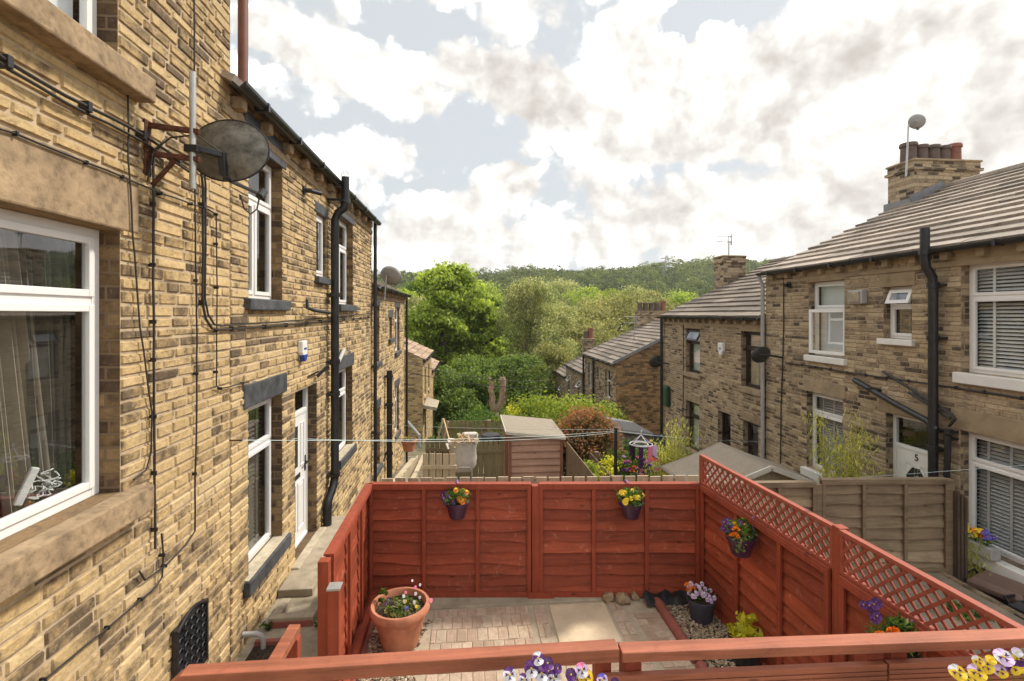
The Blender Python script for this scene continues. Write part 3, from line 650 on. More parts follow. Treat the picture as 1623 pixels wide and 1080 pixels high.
    if number:
        cu = bpy.data.curves.new('number','FONT'); cu.body = number; cu.size = .15; cu.extrude = .004; cu.align_x = 'CENTER'
        tmp = bpy.data.objects.new('tmp', cu); COL.objects.link(tmp); bpy.context.view_layer.update()
        me = bpy.data.meshes.new_from_object(tmp); bpy.data.objects.remove(tmp); me.materials.clear(); me.materials.append(MAT['black'])
        o = bpy.data.objects.new('house_number', me); COL.objects.link(o); o.parent = dr
        p = fac.p((a+b)/2, e-.14, dO-.009)
        off = parent_world(dr)
        # text lies in XY: x-> +-y world (reads from the street), y-> z
        Mx = Matrix(((0,0,fac.sg),(fac.sg,0,0),(0,1,0))).to_4x4()
        for v_ in me.vertices: v_.co = (Mx@v_.co)+p-off
    return fr
MAT['leadglass'] = M_plain('obscured_dark_glass', (.03,.032,.035), .12, var=.3, sc=20, bump=.3, spec=.6)
door(FL, DL, h1, transf=.17)
st = MB(); FL.box(st, 6.35, 7.55, .0, .135, -.16, .10); st.build('door_step', MAT['sillworn'], h1, bev=.015)
gl2 = [(11.75,12.46,2.13,3.50),(13.95,14.5,2.6,3.2),(15.1,16.06,2.14,3.50),(11.75,12.55,-.44,1.0),(15.1,15.95,-.39,1.05)]
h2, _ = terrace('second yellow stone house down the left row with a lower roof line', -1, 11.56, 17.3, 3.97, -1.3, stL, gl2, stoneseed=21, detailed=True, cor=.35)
for i, q in enumerate(gl2): window(FL, q, h2, rec=.07, fw=.08, trans=.3 if i != 1 else None, sill='sillslate', lint='sillslate', linth=.22, sillh=.12, far=True)
gl3 = [(25.2,26.2,-.9,.5),(27.5,28.4,-.9,.5),(25.2,26.2,-3.2,-1.8)]
h3, _ = terrace('low stone house with stone slate roof and plain gable at far left', -1, 24.2, 30, 1.1, -3.4, stLf, gl3, detailed=False, tile='stonetile', gable0='gableL' if False else None)
for q in gl3: window(FL, q, h3, far=True, lint='dressL', sill='dressL')
gl4 = [(31.5,32.4,-2.0,-.7),(33.5,34.4,-2.0,-.7)]
h4, _ = terrace('farthest stone house at the foot of the left row', -1, 30.02, 35.8, -.1, -4.6, stLf, gl4, detailed=False, tile='stonetile')
for q in gl4: window(FL, q, h4, far=True, lint='dressL', sill='dressL')

FR = Fac(6.85, -1)
gr = [(8.42,9.36,2.48,3.93),(7.05,7.57,2.90,3.74),(5.02,6.28,2.49,4.0),(8.46,9.42,.2,1.74),(5.35,6.29,.13,1.68)]
DR = (6.68, 7.52, -.62, 1.68)
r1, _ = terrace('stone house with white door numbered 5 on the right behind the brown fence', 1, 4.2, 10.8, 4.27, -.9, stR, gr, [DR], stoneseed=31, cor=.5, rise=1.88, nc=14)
window(FR, gr[0], r1, trans=.36, sill='dressRw', lint='dressR', linth=.22, ext=.07, sillh=.12, glass='glassd', curtain=('flat','blindw',0), open_=('low','side',R(7)))
window(FR, gr[1], r1, trans=.36, sill='dressRw', lint='dressR', linth=.22, ext=.07, sillh=.10, glass='glassd', curtain=('slats','net'), open_=('top','top',R(22)))
window(FR, gr[2], r1, trans=.31, sill='dressRw', lint='dressR', linth=.22, ext=.07, sillh=.15, glass='glass', curtain=('slats','blindw'))
window(FR, gr[3], r1, trans=.27, sill='dressRw', lint='dressR', linth=.26, ext=.07, sillh=.16, glass='glass', curtain=('slats','blind'), sillp=.10)
window(FR, gr[4], r1, trans=.27, sill='dressRw', lint='dressR', linth=.30, ext=.12, sillh=.16, glass='glass', curtain=('slats','blind'), sillp=.14)
door(FR, DR, r1, transf=.22, number='5', arch=True, knobside=-1)
lm = MB(); FR.box(lm, 6.55, 7.65, 1.69, 1.93, -.14, .014); lm.build('lintel', MAT['dressR'], r1, bev=.01)
chimney(r1, 10.07, 11.7, 10.3, 11.0, 4.6, 6.80, 'stoneRf', [(.12,.17,.46,'pots'),(.31,.15,.42,'pots'),(.49,.16,.42,'pots'),(.66,.15,.41,'pots'),(.83,.15,.47,'potr')], None)
fl = MB(); fl.bar((9.95,10.26,5.86),(10.75,10.26,6.22),.03,.22,(0,0,1)); fl.box(9.98,10.04,10.27,11.03,5.7,5.93); fl.build('flashing', MAT['lead'], r1)
gr2 = [(14.05,15.0,1.49,2.85),(11.02,11.83,1.49,2.87),(14.1,15.0,-.9,.60),(11.1,11.74,-.9,.66)]
DR2 = (12.34, 12.99, -1.5, .66)
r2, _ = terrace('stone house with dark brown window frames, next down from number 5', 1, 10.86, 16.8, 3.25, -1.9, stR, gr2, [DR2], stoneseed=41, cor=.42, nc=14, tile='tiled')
window(FR, gr2[0], r2, trans=.3, frame='brownframe', sill='dressR', lint='dressR', linth=.2, glass='glassd', curtain=('flat','blindw',0), open_=('top','top',R(28)))
window(FR, gr2[1], r2, trans=.3, frame='brownframe', sill='dressR', lint='dressR', linth=.2, glass='glassd', curtain=('flat','curtain',0))
window(FR, gr2[2], r2, trans=.3, frame='brownframe', sill='dressR', lint='dressR', linth=.2, glass='glassd', curtain=('flat','blindw',0))
window(FR, gr2[3], r2, trans=.35, frame='brownframe', sill='dressR', lint='dressR', linth=.2, glass='glassd', curtain=('flat','net',0))
door(FR, DR2, r2, transf=.36, mat='brownframe')
chimney(r2, 8.9, 9.72, 16.5, 17.15, 3.6, 5.33, 'stoneRf', [], None, cover=.03)
gr3 = [(23.3,24.2,-.85,.55),(25.3,25.8,-.2,.5),(26.9,27.7,-.85,.55),(23.3,24.2,-3.1,-1.7)]
r3, _ = terrace('stone house with a broad brown gable and lined tile roof, third down on the right', 1, 22.4, 28.5, 1.0, -4.2, stR, gr3, detailed=False, gable0='gableR', cor=.42, tile='tiled', roofov=.15)
for q in gr3: window(FR, q, r3, far=True, lint='dressR', sill='dressR', trans=.4)
bb = MB(); bb.bar((6.7,22.36,1.02),(10.7,22.36,2.93),.05,.14); bb.build('verge_board', MAT['lead'], r3)
chimney(r3, 10.02, 11.88, 28.1, 28.8, 1.0, 3.45, 'stoneRf', [(.08,.16,.5,'pots'),(.26,.16,.5,'pots'),(.45,.16,.5,'pots'),(.63,.16,.5,'pots'),(.84,.17,.60,'potr')], None)
gr4 = [(29.6,30.4,-2.1,-.8),(32.6,33.4,-2.1,-.8)]
r4, _ = terrace('stone house far down the right row with white sashes swung open', 1, 28.56, 34.1, -.2, -5.6, stR, gr4, detailed=False, cor=.45, tile='tiled')
for q in gr4: window(FR, q, r4, far=True, lint='dressR', sill='dressR', trans=.4, open_=('top','top',R(35)))
chimney(r4, 8.05, 8.8, 33.7, 34.4, .2, 1.55, 'stoneRf', [(.28,.15,.5,'pots'),(.72,.19,.75,'potr')], None)
gr5 = [(35.6,36.4,-3.2,-1.9)]
r5, _ = terrace('last stone house at the bottom of the right row', 1, 34.16, 38.4, -1.1, -6.6, stR, gr5, detailed=False, cor=.45, tile='tiled')
for q in gr5: window(FR, q, r5, far=True, lint='dressR', sill='dressR', trans=.4, open_=('top','top',R(35)))

# ============================================================ PIPES, CABLES, DISHES ON THE LEFT WALL
LX = -2.2
def lp(u, v, d=.03): return onX(u, v, LX+d)
def cable(name, label, pts, r, mat='cable', clips=0, cat='cable', sub=3, group=None, clipsz=.03, wall=LX, sg=1):
    Q = [Vector(p) for p in pts]; out = [Q[0]]
    for a, b in zip(Q, Q[1:]):
        k = max(1, int((b-a).length/.12))
        for i in range(1, k+1):
            q = a.lerp(b, i/k)
            if i < k: q += Vector((0, random.uniform(-.004,.004), random.uniform(-.004,.004)))
            out.append(q)
    mb = MB(); mb.tube(out, r, 6); o = mb.build('cable_run', MAT[mat], smooth=True)
    if not clips:
        o.name = name; o.data.name = name; return tag(o, label, cat, group)
    t = thing(name, label, cat, tuple(out[0]), group); o.parent = t; o.data.transform(Matrix.Translation(-Vector(out[0])))
    for i in range(clips):
        q = out[int((i+.5)/clips*len(out))]; c = MB()
        c.box(wall, q.x+sg*(r+.006), q.y-clipsz*.5, q.y+clipsz*.5, q.z-clipsz, q.z+clipsz); c.build('clip', MAT['blackp'], t, bev=.003)
    return t
A = [(-20,75),(12,98),(104,152),(172,185),(228,215),(300,262)]
cable('wall_cable', 'upper dark pipe of the slanting pair above the big curtained window', [lp(u,v,.05) for u,v in A], .010, clips=4, clipsz=.03, cat='cable', group='cable pair across the left wall')
cable('wall_cable', 'lower dark pipe of the slanting pair above the big curtained window', [lp(u,v+11,.045) for u,v in A], .009, group='cable pair across the left wall')
cable('wall_cable', 'thin black cable sloping above the big window lintel then dropping beside the dish', [lp(*q) for q in [(-10,202),(25,212),(100,243),(170,270),(255,307),(330,332),(343,340),(344,480),(343,612),(350,616),(395,606)]], .006, clips=12, clipsz=.012)
cable('wall_cable', 'loose black cable wandering down from the upper stone sill beside the big window', [lp(*q) for q in [(190,108),(202,130),(204,200),(203,250),(207,300),(210,370),(216,440),(222,520),(232,590),(241,655),(240,715),(232,745),(212,760)]], .006)
cable('wall_cable', 'straight thick black cable down from the rusty dish bracket', [lp(*q) for q in [(262,222),(246,240),(243,260),(243,420),(244,600),(245,780),(246,870)]], .009, clips=8, clipsz=.014)
cable('wall_cable', 'long thin cable hanging straight down behind the dish pole towards the vent grille', [lp(*q) for q in [(308,-60),(308,120),(309,290),(310,420),(312,520),(312,640),(309,780),(309,842),(296,862),(262,897),(230,920),(221,906)]], .0065, clips=7, clipsz=.012)
cable('wall_cable', 'looped cable tail sweeping down left under the sill of the big window', [lp(*q) for q in [(256,846),(259,880),(257,915),(246,932),(198,972),(140,1020),(70,1078),(40,1100)]], .006, clips=4, clipsz=.012)
B1 = [(318,262),(322,300),(322,400),(321,480),(326,505),(336,521),(346,523),(420,518),(520,509),(587,503)]
cable('wall_cable', 'outer cable of the clipped pair that turns level below the upper windows', [lp(*q) for q in B1], .010, clips=12, clipsz=.022, group='clipped cable pair left wall')
cable('wall_cable', 'inner cable of the clipped pair that turns level below the upper windows', [lp(u+4,v-6,.028) for u,v in B1], .008, group='clipped cable pair left wall')
# big dish
t = thing('satellite_dish', 'large weathered mesh satellite dish on a rusty bracket at the left wall', 'satellite dish', tuple(lp(240,240,0)))
br = MB(); y = 3.6
for z in (lp(235,200).z, lp(235,245).z):
    br.bar((-2.19,y,z+.02),(-1.86,y,z-.015),.035,.035); br.box(-2.2,-2.185,y-.05,y+.02,z-.14,z+.05)
br.bar((-2.17,y,lp(235,245).z-.2),(-2.02,y,lp(235,245).z-.02),.025,.025); br.build('bracket', MAT['rust'], t, bev=.004)
pl = MB(); pl.tube([(-1.905,y,4.17),(-1.905,y,4.98)], .021, 12); pl.build('pole', MAT['galv'], t, smooth=True)
ctr = Vector((-1.76,3.76,4.51)); axis = Vector((.10,.98,-.10)).normalized()   # dish opens away, down the street
nr = Matrix.Rotation(0,3,'X'); q = Vector((0,0,1)).rotation_difference(axis).to_matrix()
dm = MB(); rings = []; nn = 36
for k in range(7):
    r = k/6; rings += [ctr+q@Vector((.30*r*math.cos(2*PI*j/nn), .235*r*math.sin(2*PI*j/nn), .075*(r*r-1)+.04)) for j in range(nn)]
dm.add(rings, [(k*nn+j, k*nn+(j+1)%nn, (k+1)*nn+(j+1)%nn, (k+1)*nn+j) for k in range(6) for j in range(nn)])
mD, nt, out = newmat('dish_mesh_metal'); n = N(nt); v = obco(n)
vo = n.n('ShaderNodeTexVoronoi'); n.l(v, vo.inputs['Vector']); vo.inputs['Scale'].default_value = 150
b = n.bsdf(None, n.ramp(n.noise(v, 9, 7, .7), [(.35,(.06,.055,.045)),(.65,(.22,.21,.18))]), .55, .4)
tr = n.n('ShaderNodeBsdfTransparent'); mx = n.n('ShaderNodeMixShader'); n.l(n.ramp(vo.outputs['Distance'], [(.25,.0),(.42,1.0)]), mx.inputs[0]); n.l(tr.outputs[0], mx.inputs[1]); n.l(b.outputs[0], mx.inputs[2])
mx2 = n.n('ShaderNodeMixShader'); mx2.inputs[0].default_value = .86; n.l(mx.outputs[0], mx2.inputs[1]); n.l(b.outputs[0], mx2.inputs[2]); n.l(mx2.outputs[0], out.inputs[0])
dish = dm.build('dish', mD, t, smooth=True)
rimb = MB(); rimb.tube([ctr+q@Vector((.30*math.cos(2*PI*j/nn), .235*math.sin(2*PI*j/nn), .04)) for j in range(nn+1)], .006, 6); rimb.build('rim', MAT['blackp'], dish)
ar = MB(); ar.bar((-1.905,3.62,4.46),(-1.76,3.70,4.44),.05,.04); ar.bar((-1.76,3.70,4.46),(-1.755,3.72,4.30),.045,.045); ar.bar((-1.755,3.72,4.28),(-1.62,4.10,4.24),.02,.025); ar.box(-1.95,-1.86,3.57,3.63,4.42,4.47); ar.build('dish_arm', MAT['black'], t, bev=.004)
lnb = MB(); lnb.tube([(-1.63,4.02,4.22),(-1.62,4.08,4.28)], .03, 10); lnb.build('receiver', MAT['blackp'], t)
lc = MB(); lc.tube([(-1.63,4.02,4.22),(-1.64,4.0,4.12),(-1.67,3.96,4.07),(-1.70,3.92,4.10),(-1.72,3.90,4.2)], .006, 6); lc.tube([(-1.78,3.7,4.47),(-1.9,3.64,4.56),(-2.05,3.6,4.52),(-2.15,3.58,4.42),(-2.17,3.55,4.2)], .006, 6); lc.build('lead', MAT['cable'], t)
# soil pipe, downpipes
p0 = lp(531,350,.14); px = p0.x; py = p0.y
top = Vector((px+.08, 8.75, 5.95)); top = Vector((-1.98, 8.56, 5.80))
downpipe('soil_pipe', 'thick black soil pipe with wire cage on top beside the left white door', [(-1.93,7.97,5.46),(-1.93,7.97,5.06),(-1.95,7.97,4.97),(-2.04,7.97,4.90),(-2.09,7.97,4.78),(-2.09,7.97,4.0),(-2.09,7.97,2.4),(-2.09,7.97,.74),(-2.10,7.90,.60),(-2.12,7.70,.46),(-2.12,7.66,.34),(-2.12,7.66,-.1)], .063, 'black', -2.2, collars=[(-1.93,7.97,5.08),(-2.09,7.97,3.6),(-2.09,7.97,2.55),(-2.09,7.97,2.05),(-2.09,7.97,.78)])
cg = MB()
for j in range(8):
    a = 2*PI*j/8; cg.tube([(-1.93+.055*math.cos(a),7.97+.055*math.sin(a),5.45),(-1.93+.06*math.cos(a),7.97+.06*math.sin(a),5.52),(-1.93,7.97,5.57)], .005, 4)
o = cg.build('wire_cage', MAT['galv']); sp_ = [x for x in COL.objects if x.name == 'soil_pipe'][0]; o.parent = sp_; o.data.transform(Matrix.Translation(-sp_.location))
downpipe('waste_pipe', 'black waste pipe elbowing from the left wall into the tall soil pipe', [lp(487,476,.05),lp(487,488,.07),lp(497,492,.09),lp(522,496,.10)], .024, 'blackp')
downpipe('waste_pipe', 'grey plastic waste pipe joining the tall soil pipe by the lower window', [lp(545,555,.02),lp(545,555,.10),lp(536,575,.10)], .032, 'greypipe')
for (y_, z0_, z1_, lab) in ((11.45,-.7,5.4,'slim black rainwater pipe where the first left house ends'),(17.22,-1.9,3.9,'slim black rainwater pipe at the far corner of the second left house')):
    downpipe('downpipe', lab, [(-2.11,y_,z1_),(-2.11,y_,z0_)], .04, 'black', -2.2, collars=[(-2.11,y_,z0_+1.3),(-2.11,y_,z0_+2.8),(-2.11,y_,z0_+4.2)], group='black downpipes on the left row')
downpipe('soil_pipe', 'short thick black soil pipe with a side branch on the second left house', [(-2.08,13.3,1.8),(-2.08,13.3,-1.6)], .075, 'black', -2.2, collars=[(-2.08,13.3,1.65),(-2.08,13.3,.9),(-2.08,13.3,-.4)])
downpipe('downpipe', 'reddish brown pipe running up past the eaves corner at upper left', [(-2.12,4.86,9.5),(-2.12,4.86,6.2),(-2.12,4.86,5.45)], .045, 'brownpipe' if 'brownpipe' in MAT else 'potr', -2.2, collars=[(-2.12,4.86,6.6)])
# alarm box, lamps, vent grille, bent pipe
t = thing('alarm_box', 'white and blue burglar alarm box above the white door on the left', 'alarm', tuple(lp(479,572)))
c = lp(479,556); mb = MB(); mb.prism([(-2.2,c.y-.09,c.z+.13),(-2.2,c.y+.09,c.z+.13),(-2.2,c.y+.10,c.z-.02),(-2.2,c.y+.04,c.z-.13),(-2.2,c.y-.04,c.z-.13),(-2.2,c.y-.10,c.z-.02)], (.07,0,0)); mb.build('casing', MAT['white'], t, bev=.015)
mb = MB(); mb.prism([(-2.19,c.y-.085,c.z-.05),(-2.19,c.y+.085,c.z-.05),(-2.19,c.y+.035,c.z-.14),(-2.19,c.y-.035,c.z-.14)], (.068,0,0)); mb.build('strobe', MAT['bluep'], t, bev=.008)
mb = MB(); mb.box(-2.131,-2.126,c.y-.05,c.y+.05,c.z+.015,c.z+.04); mb.build('logo', MAT['bluep'], t)
t = thing('wall_camera', 'small dark camera fixed high between the two upper windows of the first left house', 'security camera', tuple(lp(484,302)))
c = lp(484,302); mb = MB(); mb.tube([(-2.2,c.y,c.z),(-2.17,c.y,c.z)], .06, 14); mb.build('base', MAT['black'], t)
mb = MB(); mb.tube([(-2.17,c.y,c.z),(-2.10,c.y+.02,c.z),(-2.0,c.y+.12,c.z-.01)], .032, 10); mb.build('camera_body', MAT['blackp'], t)
t = thing('wall_lamp', 'dark lantern on an arm beside the soil pipe above the white door', 'lamp', tuple(lp(500,590)))
c = lp(500,592); mb = MB(); mb.bar((-2.2,c.y-.3,c.z-.02),(-2.15,c.y+.05,c.z+.02),.02,.02); mb.build('arm', MAT['black'], t); mb = MB(); mb.bar((-2.16,c.y+.03,c.z-.05),(-2.02,c.y+.10,c.z+.10),.07,.04); mb.build('lamp_head', MAT['black'], t, bev=.008)
t = thing('air_vent', 'black ornate cast iron vent grille low on the left wall', 'vent', (-2.2,4.08,.65))
mb = MB(); mb.box(-2.2,-2.165,3.86,4.30,.44,.94); mb.build('plate', MAT['black'], t, bev=.008)
mb = MB()
mb.box(-2.166,-2.15,3.86,3.885,.44,.94); mb.box(-2.166,-2.15,4.275,4.30,.44,.94); mb.box(-2.166,-2.151,3.885,4.275,.44,.465)
mb.tube([(-2.155,3.87+.42*i/16,.92+.07*math.sin(PI*i/16)) for i in range(17)], .014, 8)
for i in range(5):
    for j in range(6):
        cy_, cz_ = 3.92+i*.08, .50+j*.08; mb.tube([(-2.158,cy_+.03*math.cos(a),cz_+.03*math.sin(a)) for a in [2*PI*k/10 for k in range(11)]], .006, 5)
mb.build('scrollwork', MAT['black'], t)
downpipe('overflow_pipe', 'short grey bent pipe poking from the foot of the left wall', [(-2.2,5.02,.17),(-2.06,5.02,.17),(-2.02,5.02,.15),(-2.0,5.02,.10),(-2.0,5.02,-.0)], .024, 'greypipe', cat='pipe')
# T2 pole dish
def small_dish(label, c, axis, rx, rz, mat, arm, group=None, pole=None, armr=.02):
    t = thing('satellite_dish', label, 'satellite dish', tuple(arm[0]), group); c = Vector(c); q = Vector((0,0,1)).rotation_difference(Vector(axis).normalized()).to_matrix(); nn = 28; mb = MB(); vs = []
    for k in range(5):
        r = k/4; vs += [c+q@Vector((rx*r*math.cos(2*PI*j/nn), rz*r*math.sin(2*PI*j/nn), .25*rx*(r*r-1))) for j in range(nn)]
    mb.add(vs, [(k*nn+j, k*nn+(j+1)%nn, (k+1)*nn+(j+1)%nn, (k+1)*nn+j) for k in range(4) for j in range(nn)])
    d = mb.build('dish', MAT[mat], t, smooth=True); s_ = d.modifiers.new('thick', 'SOLIDIFY'); s_.thickness = .012
    mb = MB(); mb.tube(arm, armr, 8); mb.build('mast', MAT['galv' if pole else 'blackp'], t)
    a = Vector(axis).normalized(); mb = MB(); mb.tube([c-Vector((0,0,rz*.9)), c-Vector((0,0,rz*1.1))+a*rx*.9], .012, 6); e = c-Vector((0,0,rz*1.05))+a*rx*.9; mb.tube([e, e+Vector((0,0,.07))], .03, 8); mb.build('receiver', MAT['blackp'], t)
    return t
small_dish('grey satellite dish on a pole over the gutter between the left houses', (-1.80,11.75,4.20), (.35,1,.15), .28, .22, 'dishgrey', [(-2.2,11.7,3.6),(-1.95,11.7,3.62),(-1.9,11.7,4.2)], pole=True)
small_dish('dark oval satellite dish on the wall of number 5 beside the grey rainwater pipe', (6.45,10.35,2.40), (-.1,1,.25), .24, .19, 'dishblack', [(6.85,10.2,2.35),(6.55,10.2,2.4),(6.4,10.28,2.4)])
small_dish('small black satellite dish at the far corner of the brown framed house', (6.45,16.45,1.66), (-.1,1,.2), .27, .22, 'dishblack', [(6.85,16.3,1.6),(6.5,16.3,1.62),(6.42,16.38,1.66)])
c9 = onY(1453,193,10.3)
small_dish('pale satellite dish on a tall pole strapped to the potted chimney', c9, (.75,.6,.15), .17, .155, 'dishgrey', [(onY(1436,280,10.28)), (onY(1438,240,10.28)), (onY(1440,197,10.28))], pole=True)

# ============================================================ RIGHT WALL FITTINGS
RX = 6.85
def rp(u, v, d=.05): return onX(u, v, RX-d)
downpipe('soil_pipe', 'thick black soil pipe rising above the gutter beside door number 5', [(6.62,6.60,4.55),(6.62,6.60,4.10),(6.64,6.60,3.98),(6.72,6.585,3.84),(6.73,6.58,3.7),(6.73,6.58,-.9)], .062, 'black', RX, collars=[(6.62,6.6,4.2),(6.73,6.58,3.72),(6.73,6.58,2.95),(6.73,6.58,1.62),(6.73,6.58,1.35),(6.73,6.58,.4)])
downpipe('waste_pipe', 'thick black waste pipe slanting down over door number 5', [rp(1355,603,.06),rp(1362,607,.12),rp(1420,641,.12),rp(1470,668,.12),rp(1486,682,.12)], .045, 'black', RX, collars=[rp(1381,618,.12)])
downpipe('waste_pipe', 'upper slim black pipe of the slanting pair above door number 5', [rp(1399,589,.06),rp(1450,621,.07),rp(1508,657,.07),rp(1514,664,.08),rp(1504,676,.08)], .02, 'black', group='slim waste pipes')
downpipe('waste_pipe', 'lower slim black pipe of the slanting pair above door number 5', [rp(1440,622,.06),rp(1470,640,.07),rp(1506,664,.07)], .02, 'black', group='slim waste pipes')
downpipe('downpipe', 'short black downpipe with hopper head right of door number 5', [rp(1503,690,.1),rp(1500,765,.1),rp(1498,800,.1)], .04, 'black', RX, collars=[rp(1503,684,.1),rp(1502,695,.1)])
downpipe('downpipe', 'pale grey rainwater pipe between number 5 and the brown framed house', [(6.66,10.80,4.2),(6.70,10.80,4.1),(6.77,10.80,3.98),(6.77,10.80,-1.0)], .042, 'greypipe', RX)
downpipe('downpipe', 'black rainwater pipe at the far corner of the brown framed house', [(6.76,16.74,3.2),(6.76,16.74,-2.6)], .05, 'black', RX)
downpipe('downpipe', 'dark rainwater pipe on the third right house between its upper windows', [(6.76,26.2,.95),(6.76,26.2,-4)], .06, 'black', RX, group='far downpipes'); downpipe('downpipe', 'dark rainwater pipe where the third and fourth right houses join', [(6.76,28.5,.95),(6.76,28.5,-5)], .06, 'black', RX, group='far downpipes')
CB = [(1245,575),(1300,583),(1351,592),(1395,598)]; cable('wall_cable', 'dark clipped cable running level below the upper windows of number 5', [rp(u,v,.03) for u,v in CB+[(1440,604),(1500,613),(1560,622),(1640,635)]], .014, clips=12, clipsz=.022, wall=RX, sg=-1)
cable('wall_cable', 'thin cable up the wall of number 5 above the oval dish', [rp(u,v,.02) for u,v in [(1242,440),(1242,500),(1241,560),(1238,640),(1237,735)]], .012)
cable('wall_cable', 'thin vertical cable near the far corner of the brown framed house', [rp(u,v,.02) for u,v in [(1083,515),(1083,600),(1082,700)]], .012)
t = thing('flue_vent', 'buff square boiler flue cover beside the open upper window of number 5', 'vent', tuple(rp(1364,480,0)))
c = rp(1364,471,0); mb = MB(); mb.box(RX,RX-.12,c.y-.16,c.y+.16,c.z-.12,c.z+.12); mb.build('casing', MAT['greypipe'], t, bev=.02); mb = MB(); mb.box(RX-.115,RX-.15,c.y-.13,c.y+.13,c.z-.09,c.z+.09); mb.build('cover', MAT['concrete'], t, bev=.015)
t = thing('alarm_box', 'small white alarm box between the upper windows of the brown framed house', 'alarm', tuple(rp(1146,560,0)))
c = rp(1146,553,0); mb = MB(); mb.prism([(RX,c.y-.13,c.z+.16),(RX,c.y+.13,c.z+.16),(RX,c.y+.13,c.z-.05),(RX,c.y+.05,c.z-.18),(RX,c.y-.05,c.z-.18),(RX,c.y-.13,c.z-.05)], (-.09,0,0)); mb.build('casing', MAT['white'], t, bev=.02); mb = MB(); mb.box(RX-.088,RX-.094,c.y-.06,c.y+.06,c.z-.03,c.z+.04); mb.build('badge', MAT['greypipe'], t)
mb = MB(); c = rp(1060,628,0); mb.box(RX,RX-.16,c.y-.18,c.y+.16,c.z-.35,c.z+.35); tag(mb.build('wall_box', MAT['gbox'], bev=.04), 'green box on the far corner of the brown framed house under the small dish', 'box')
t = thing('wall_sensor', 'little black sensor on a plate high on number 5 near the grey pipe', 'sensor', tuple(rp(1252,452,0))); c = rp(1252,452,0); mb = MB(); mb.box(RX,RX-.05,c.y-.05,c.y+.05,c.z-.07,c.z+.07); mb.build('plate', MAT['black'], t, bev=.01); mb = MB(); mb.tube([(RX-.05,c.y,c.z),(RX-.14,c.y-.04,c.z-.02)], .035, 8); mb.build('head', MAT['black'], t)
# TV aerials
def aerial(label, base, h, L, n, ydir=(1,.1,0), group=None):
    t = thing('tv_aerial', label, 'aerial', tuple(base), group); b = Vector(base); d = Vector(ydir).normalized(); mb = MB(); mb.tube([b, b+Vector((0,0,h))], .018, 6); mb.build('mast', MAT['alum'], t)
    mb = MB()
    for z in (h*.97, h*.72):
        p = b+Vector((0,0,z)); mb.tube([p-d*L*.65, p+d*L*.35], .012, 5)
        for i in range(n): c = p+d*(L*(-.6+i*.9/n)); e = Vector((-d.y,d.x,0))*.14; mb.tube([c-e, c+e], .007, 4)
    q = b+Vector((0,0,h*.85)); mb.box(q.x+L*.1,q.x+L*.14,q.y-.02,q.y+.02,q.z-.2,q.z+.2); mb.build('aerial_elements', MAT['alum'], t); return t
aerial('tv aerial on the capped chimney without pots', (9.15,16.6,5.3), .75, .75, 6)
aerial('small tv aerial on the roof of the third right house', (8.6,24.9,1.9), 1.3, .9, 5)
# ============================================================ RED FENCES
def lap_panel(par, p0, p1, zb, zt, nrm, mb_, mp, nb=9, bays=(0, .34, .67, 1), seed=1, cap=True, name='panel', bw=.045, thick=.02, lapd=.034):
    """waney lap panel from p0 to p1 (x,y), boards overlap with wavy lower edges; nrm points to the viewer side"""
    rs = random.Random(seed); p0 = Vector((*p0,0)); p1 = Vector((*p1,0)); L = (p1-p0).length; d = (p1-p0)/L; nr = Vector((*nrm,0)).normalized()
    mb = MB(); H = (zt-zb); bh = H/nb; K = 26
    for i in range(nb):
        a = zt-i*bh; b = a-bh*1.18; ph = rs.uniform(0,9); am = rs.uniform(.004,.019); mb.tint = rs.random(); fr = rs.uniform(1.5,4); kn = rs.uniform(.15,.85)
        tp = []; bt = []; bk = []
        for k in range(K+1):
            s = L*k/K; w = am*math.sin(fr*s*2.2+ph)+.4*am*math.sin(9*s+ph*2)+.010*math.exp(-((s/L-kn)/.03)**2)
            prog = k/K
            tp.append(p0+d*s+nr*.002+Vector((0,0,a if i else zt))); bt.append(p0+d*s+nr*(lapd+rs.uniform(-.002,.002))+Vector((0,0,max(zb+.002,b+w)))); bk.append(p0+d*s+nr*.010+Vector((0,0,max(zb+.002,b+w))))
        n0 = K+1; mb.add(tp+bt+bk, [(k,k+1,n0+k+1,n0+k) for k in range(K)]+[(n0+k,n0+k+1,2*n0+k+1,2*n0+k) for k in range(K)])
    bq = [p0+Vector((0,0,zb)), p1+Vector((0,0,zb)), p1+Vector((0,0,zt)), p0+Vector((0,0,zt))]; mb.quad(*[x-nr*.004 for x in bq])
    P_ = mb.build(name, MAT[mb_], par, tint=True)
    fm = MB()
    for f_ in bays:
        s = min(max(f_*L, bw/2+.002), L-bw/2-.002); c = p0+d*s+nr*.048
        fm.bar(c+Vector((0,0,zb+.0)), c+Vector((0,0,zt-.002)), bw, .026, tuple(nr))
    c0 = p0+nr*.047; c1 = p1+nr*.047
    fm.bar(c0+Vector((0,0,zb+.012)), c1+Vector((0,0,zb+.012)), .034, .05)
    fm.build('batten', MAT[mp], P_, bev=.003)
    if cap:
        cm = MB(); cm.bar(p0+nr*.02+Vector((0,0,zt+.008)), p1+nr*.02+Vector((0,0,zt+.008)), .085, .022); cm.bar(p0+nr*.050+Vector((0,0,zt-.025)), p1+nr*.050+Vector((0,0,zt-.025)), .03, .045); cm.build('capping', MAT[mp], P_, bev=.004)
    return P_
def post(par, x, y, z0, z1, w, mat, name='post', cap=None, bev=.006):
    m = MB(); m.box(x-w/2, x+w/2, y-w/2, y+w/2, z0, z1); o = m.build(name, MAT[mat], par, bev=bev)
    if cap: m = MB(); m.box(x-w/2-.008, x+w/2+.008, y-w/2-.008, y+w/2+.008, z1, z1+.02); m.build('cap', MAT[cap], o, bev=.004)
    return o
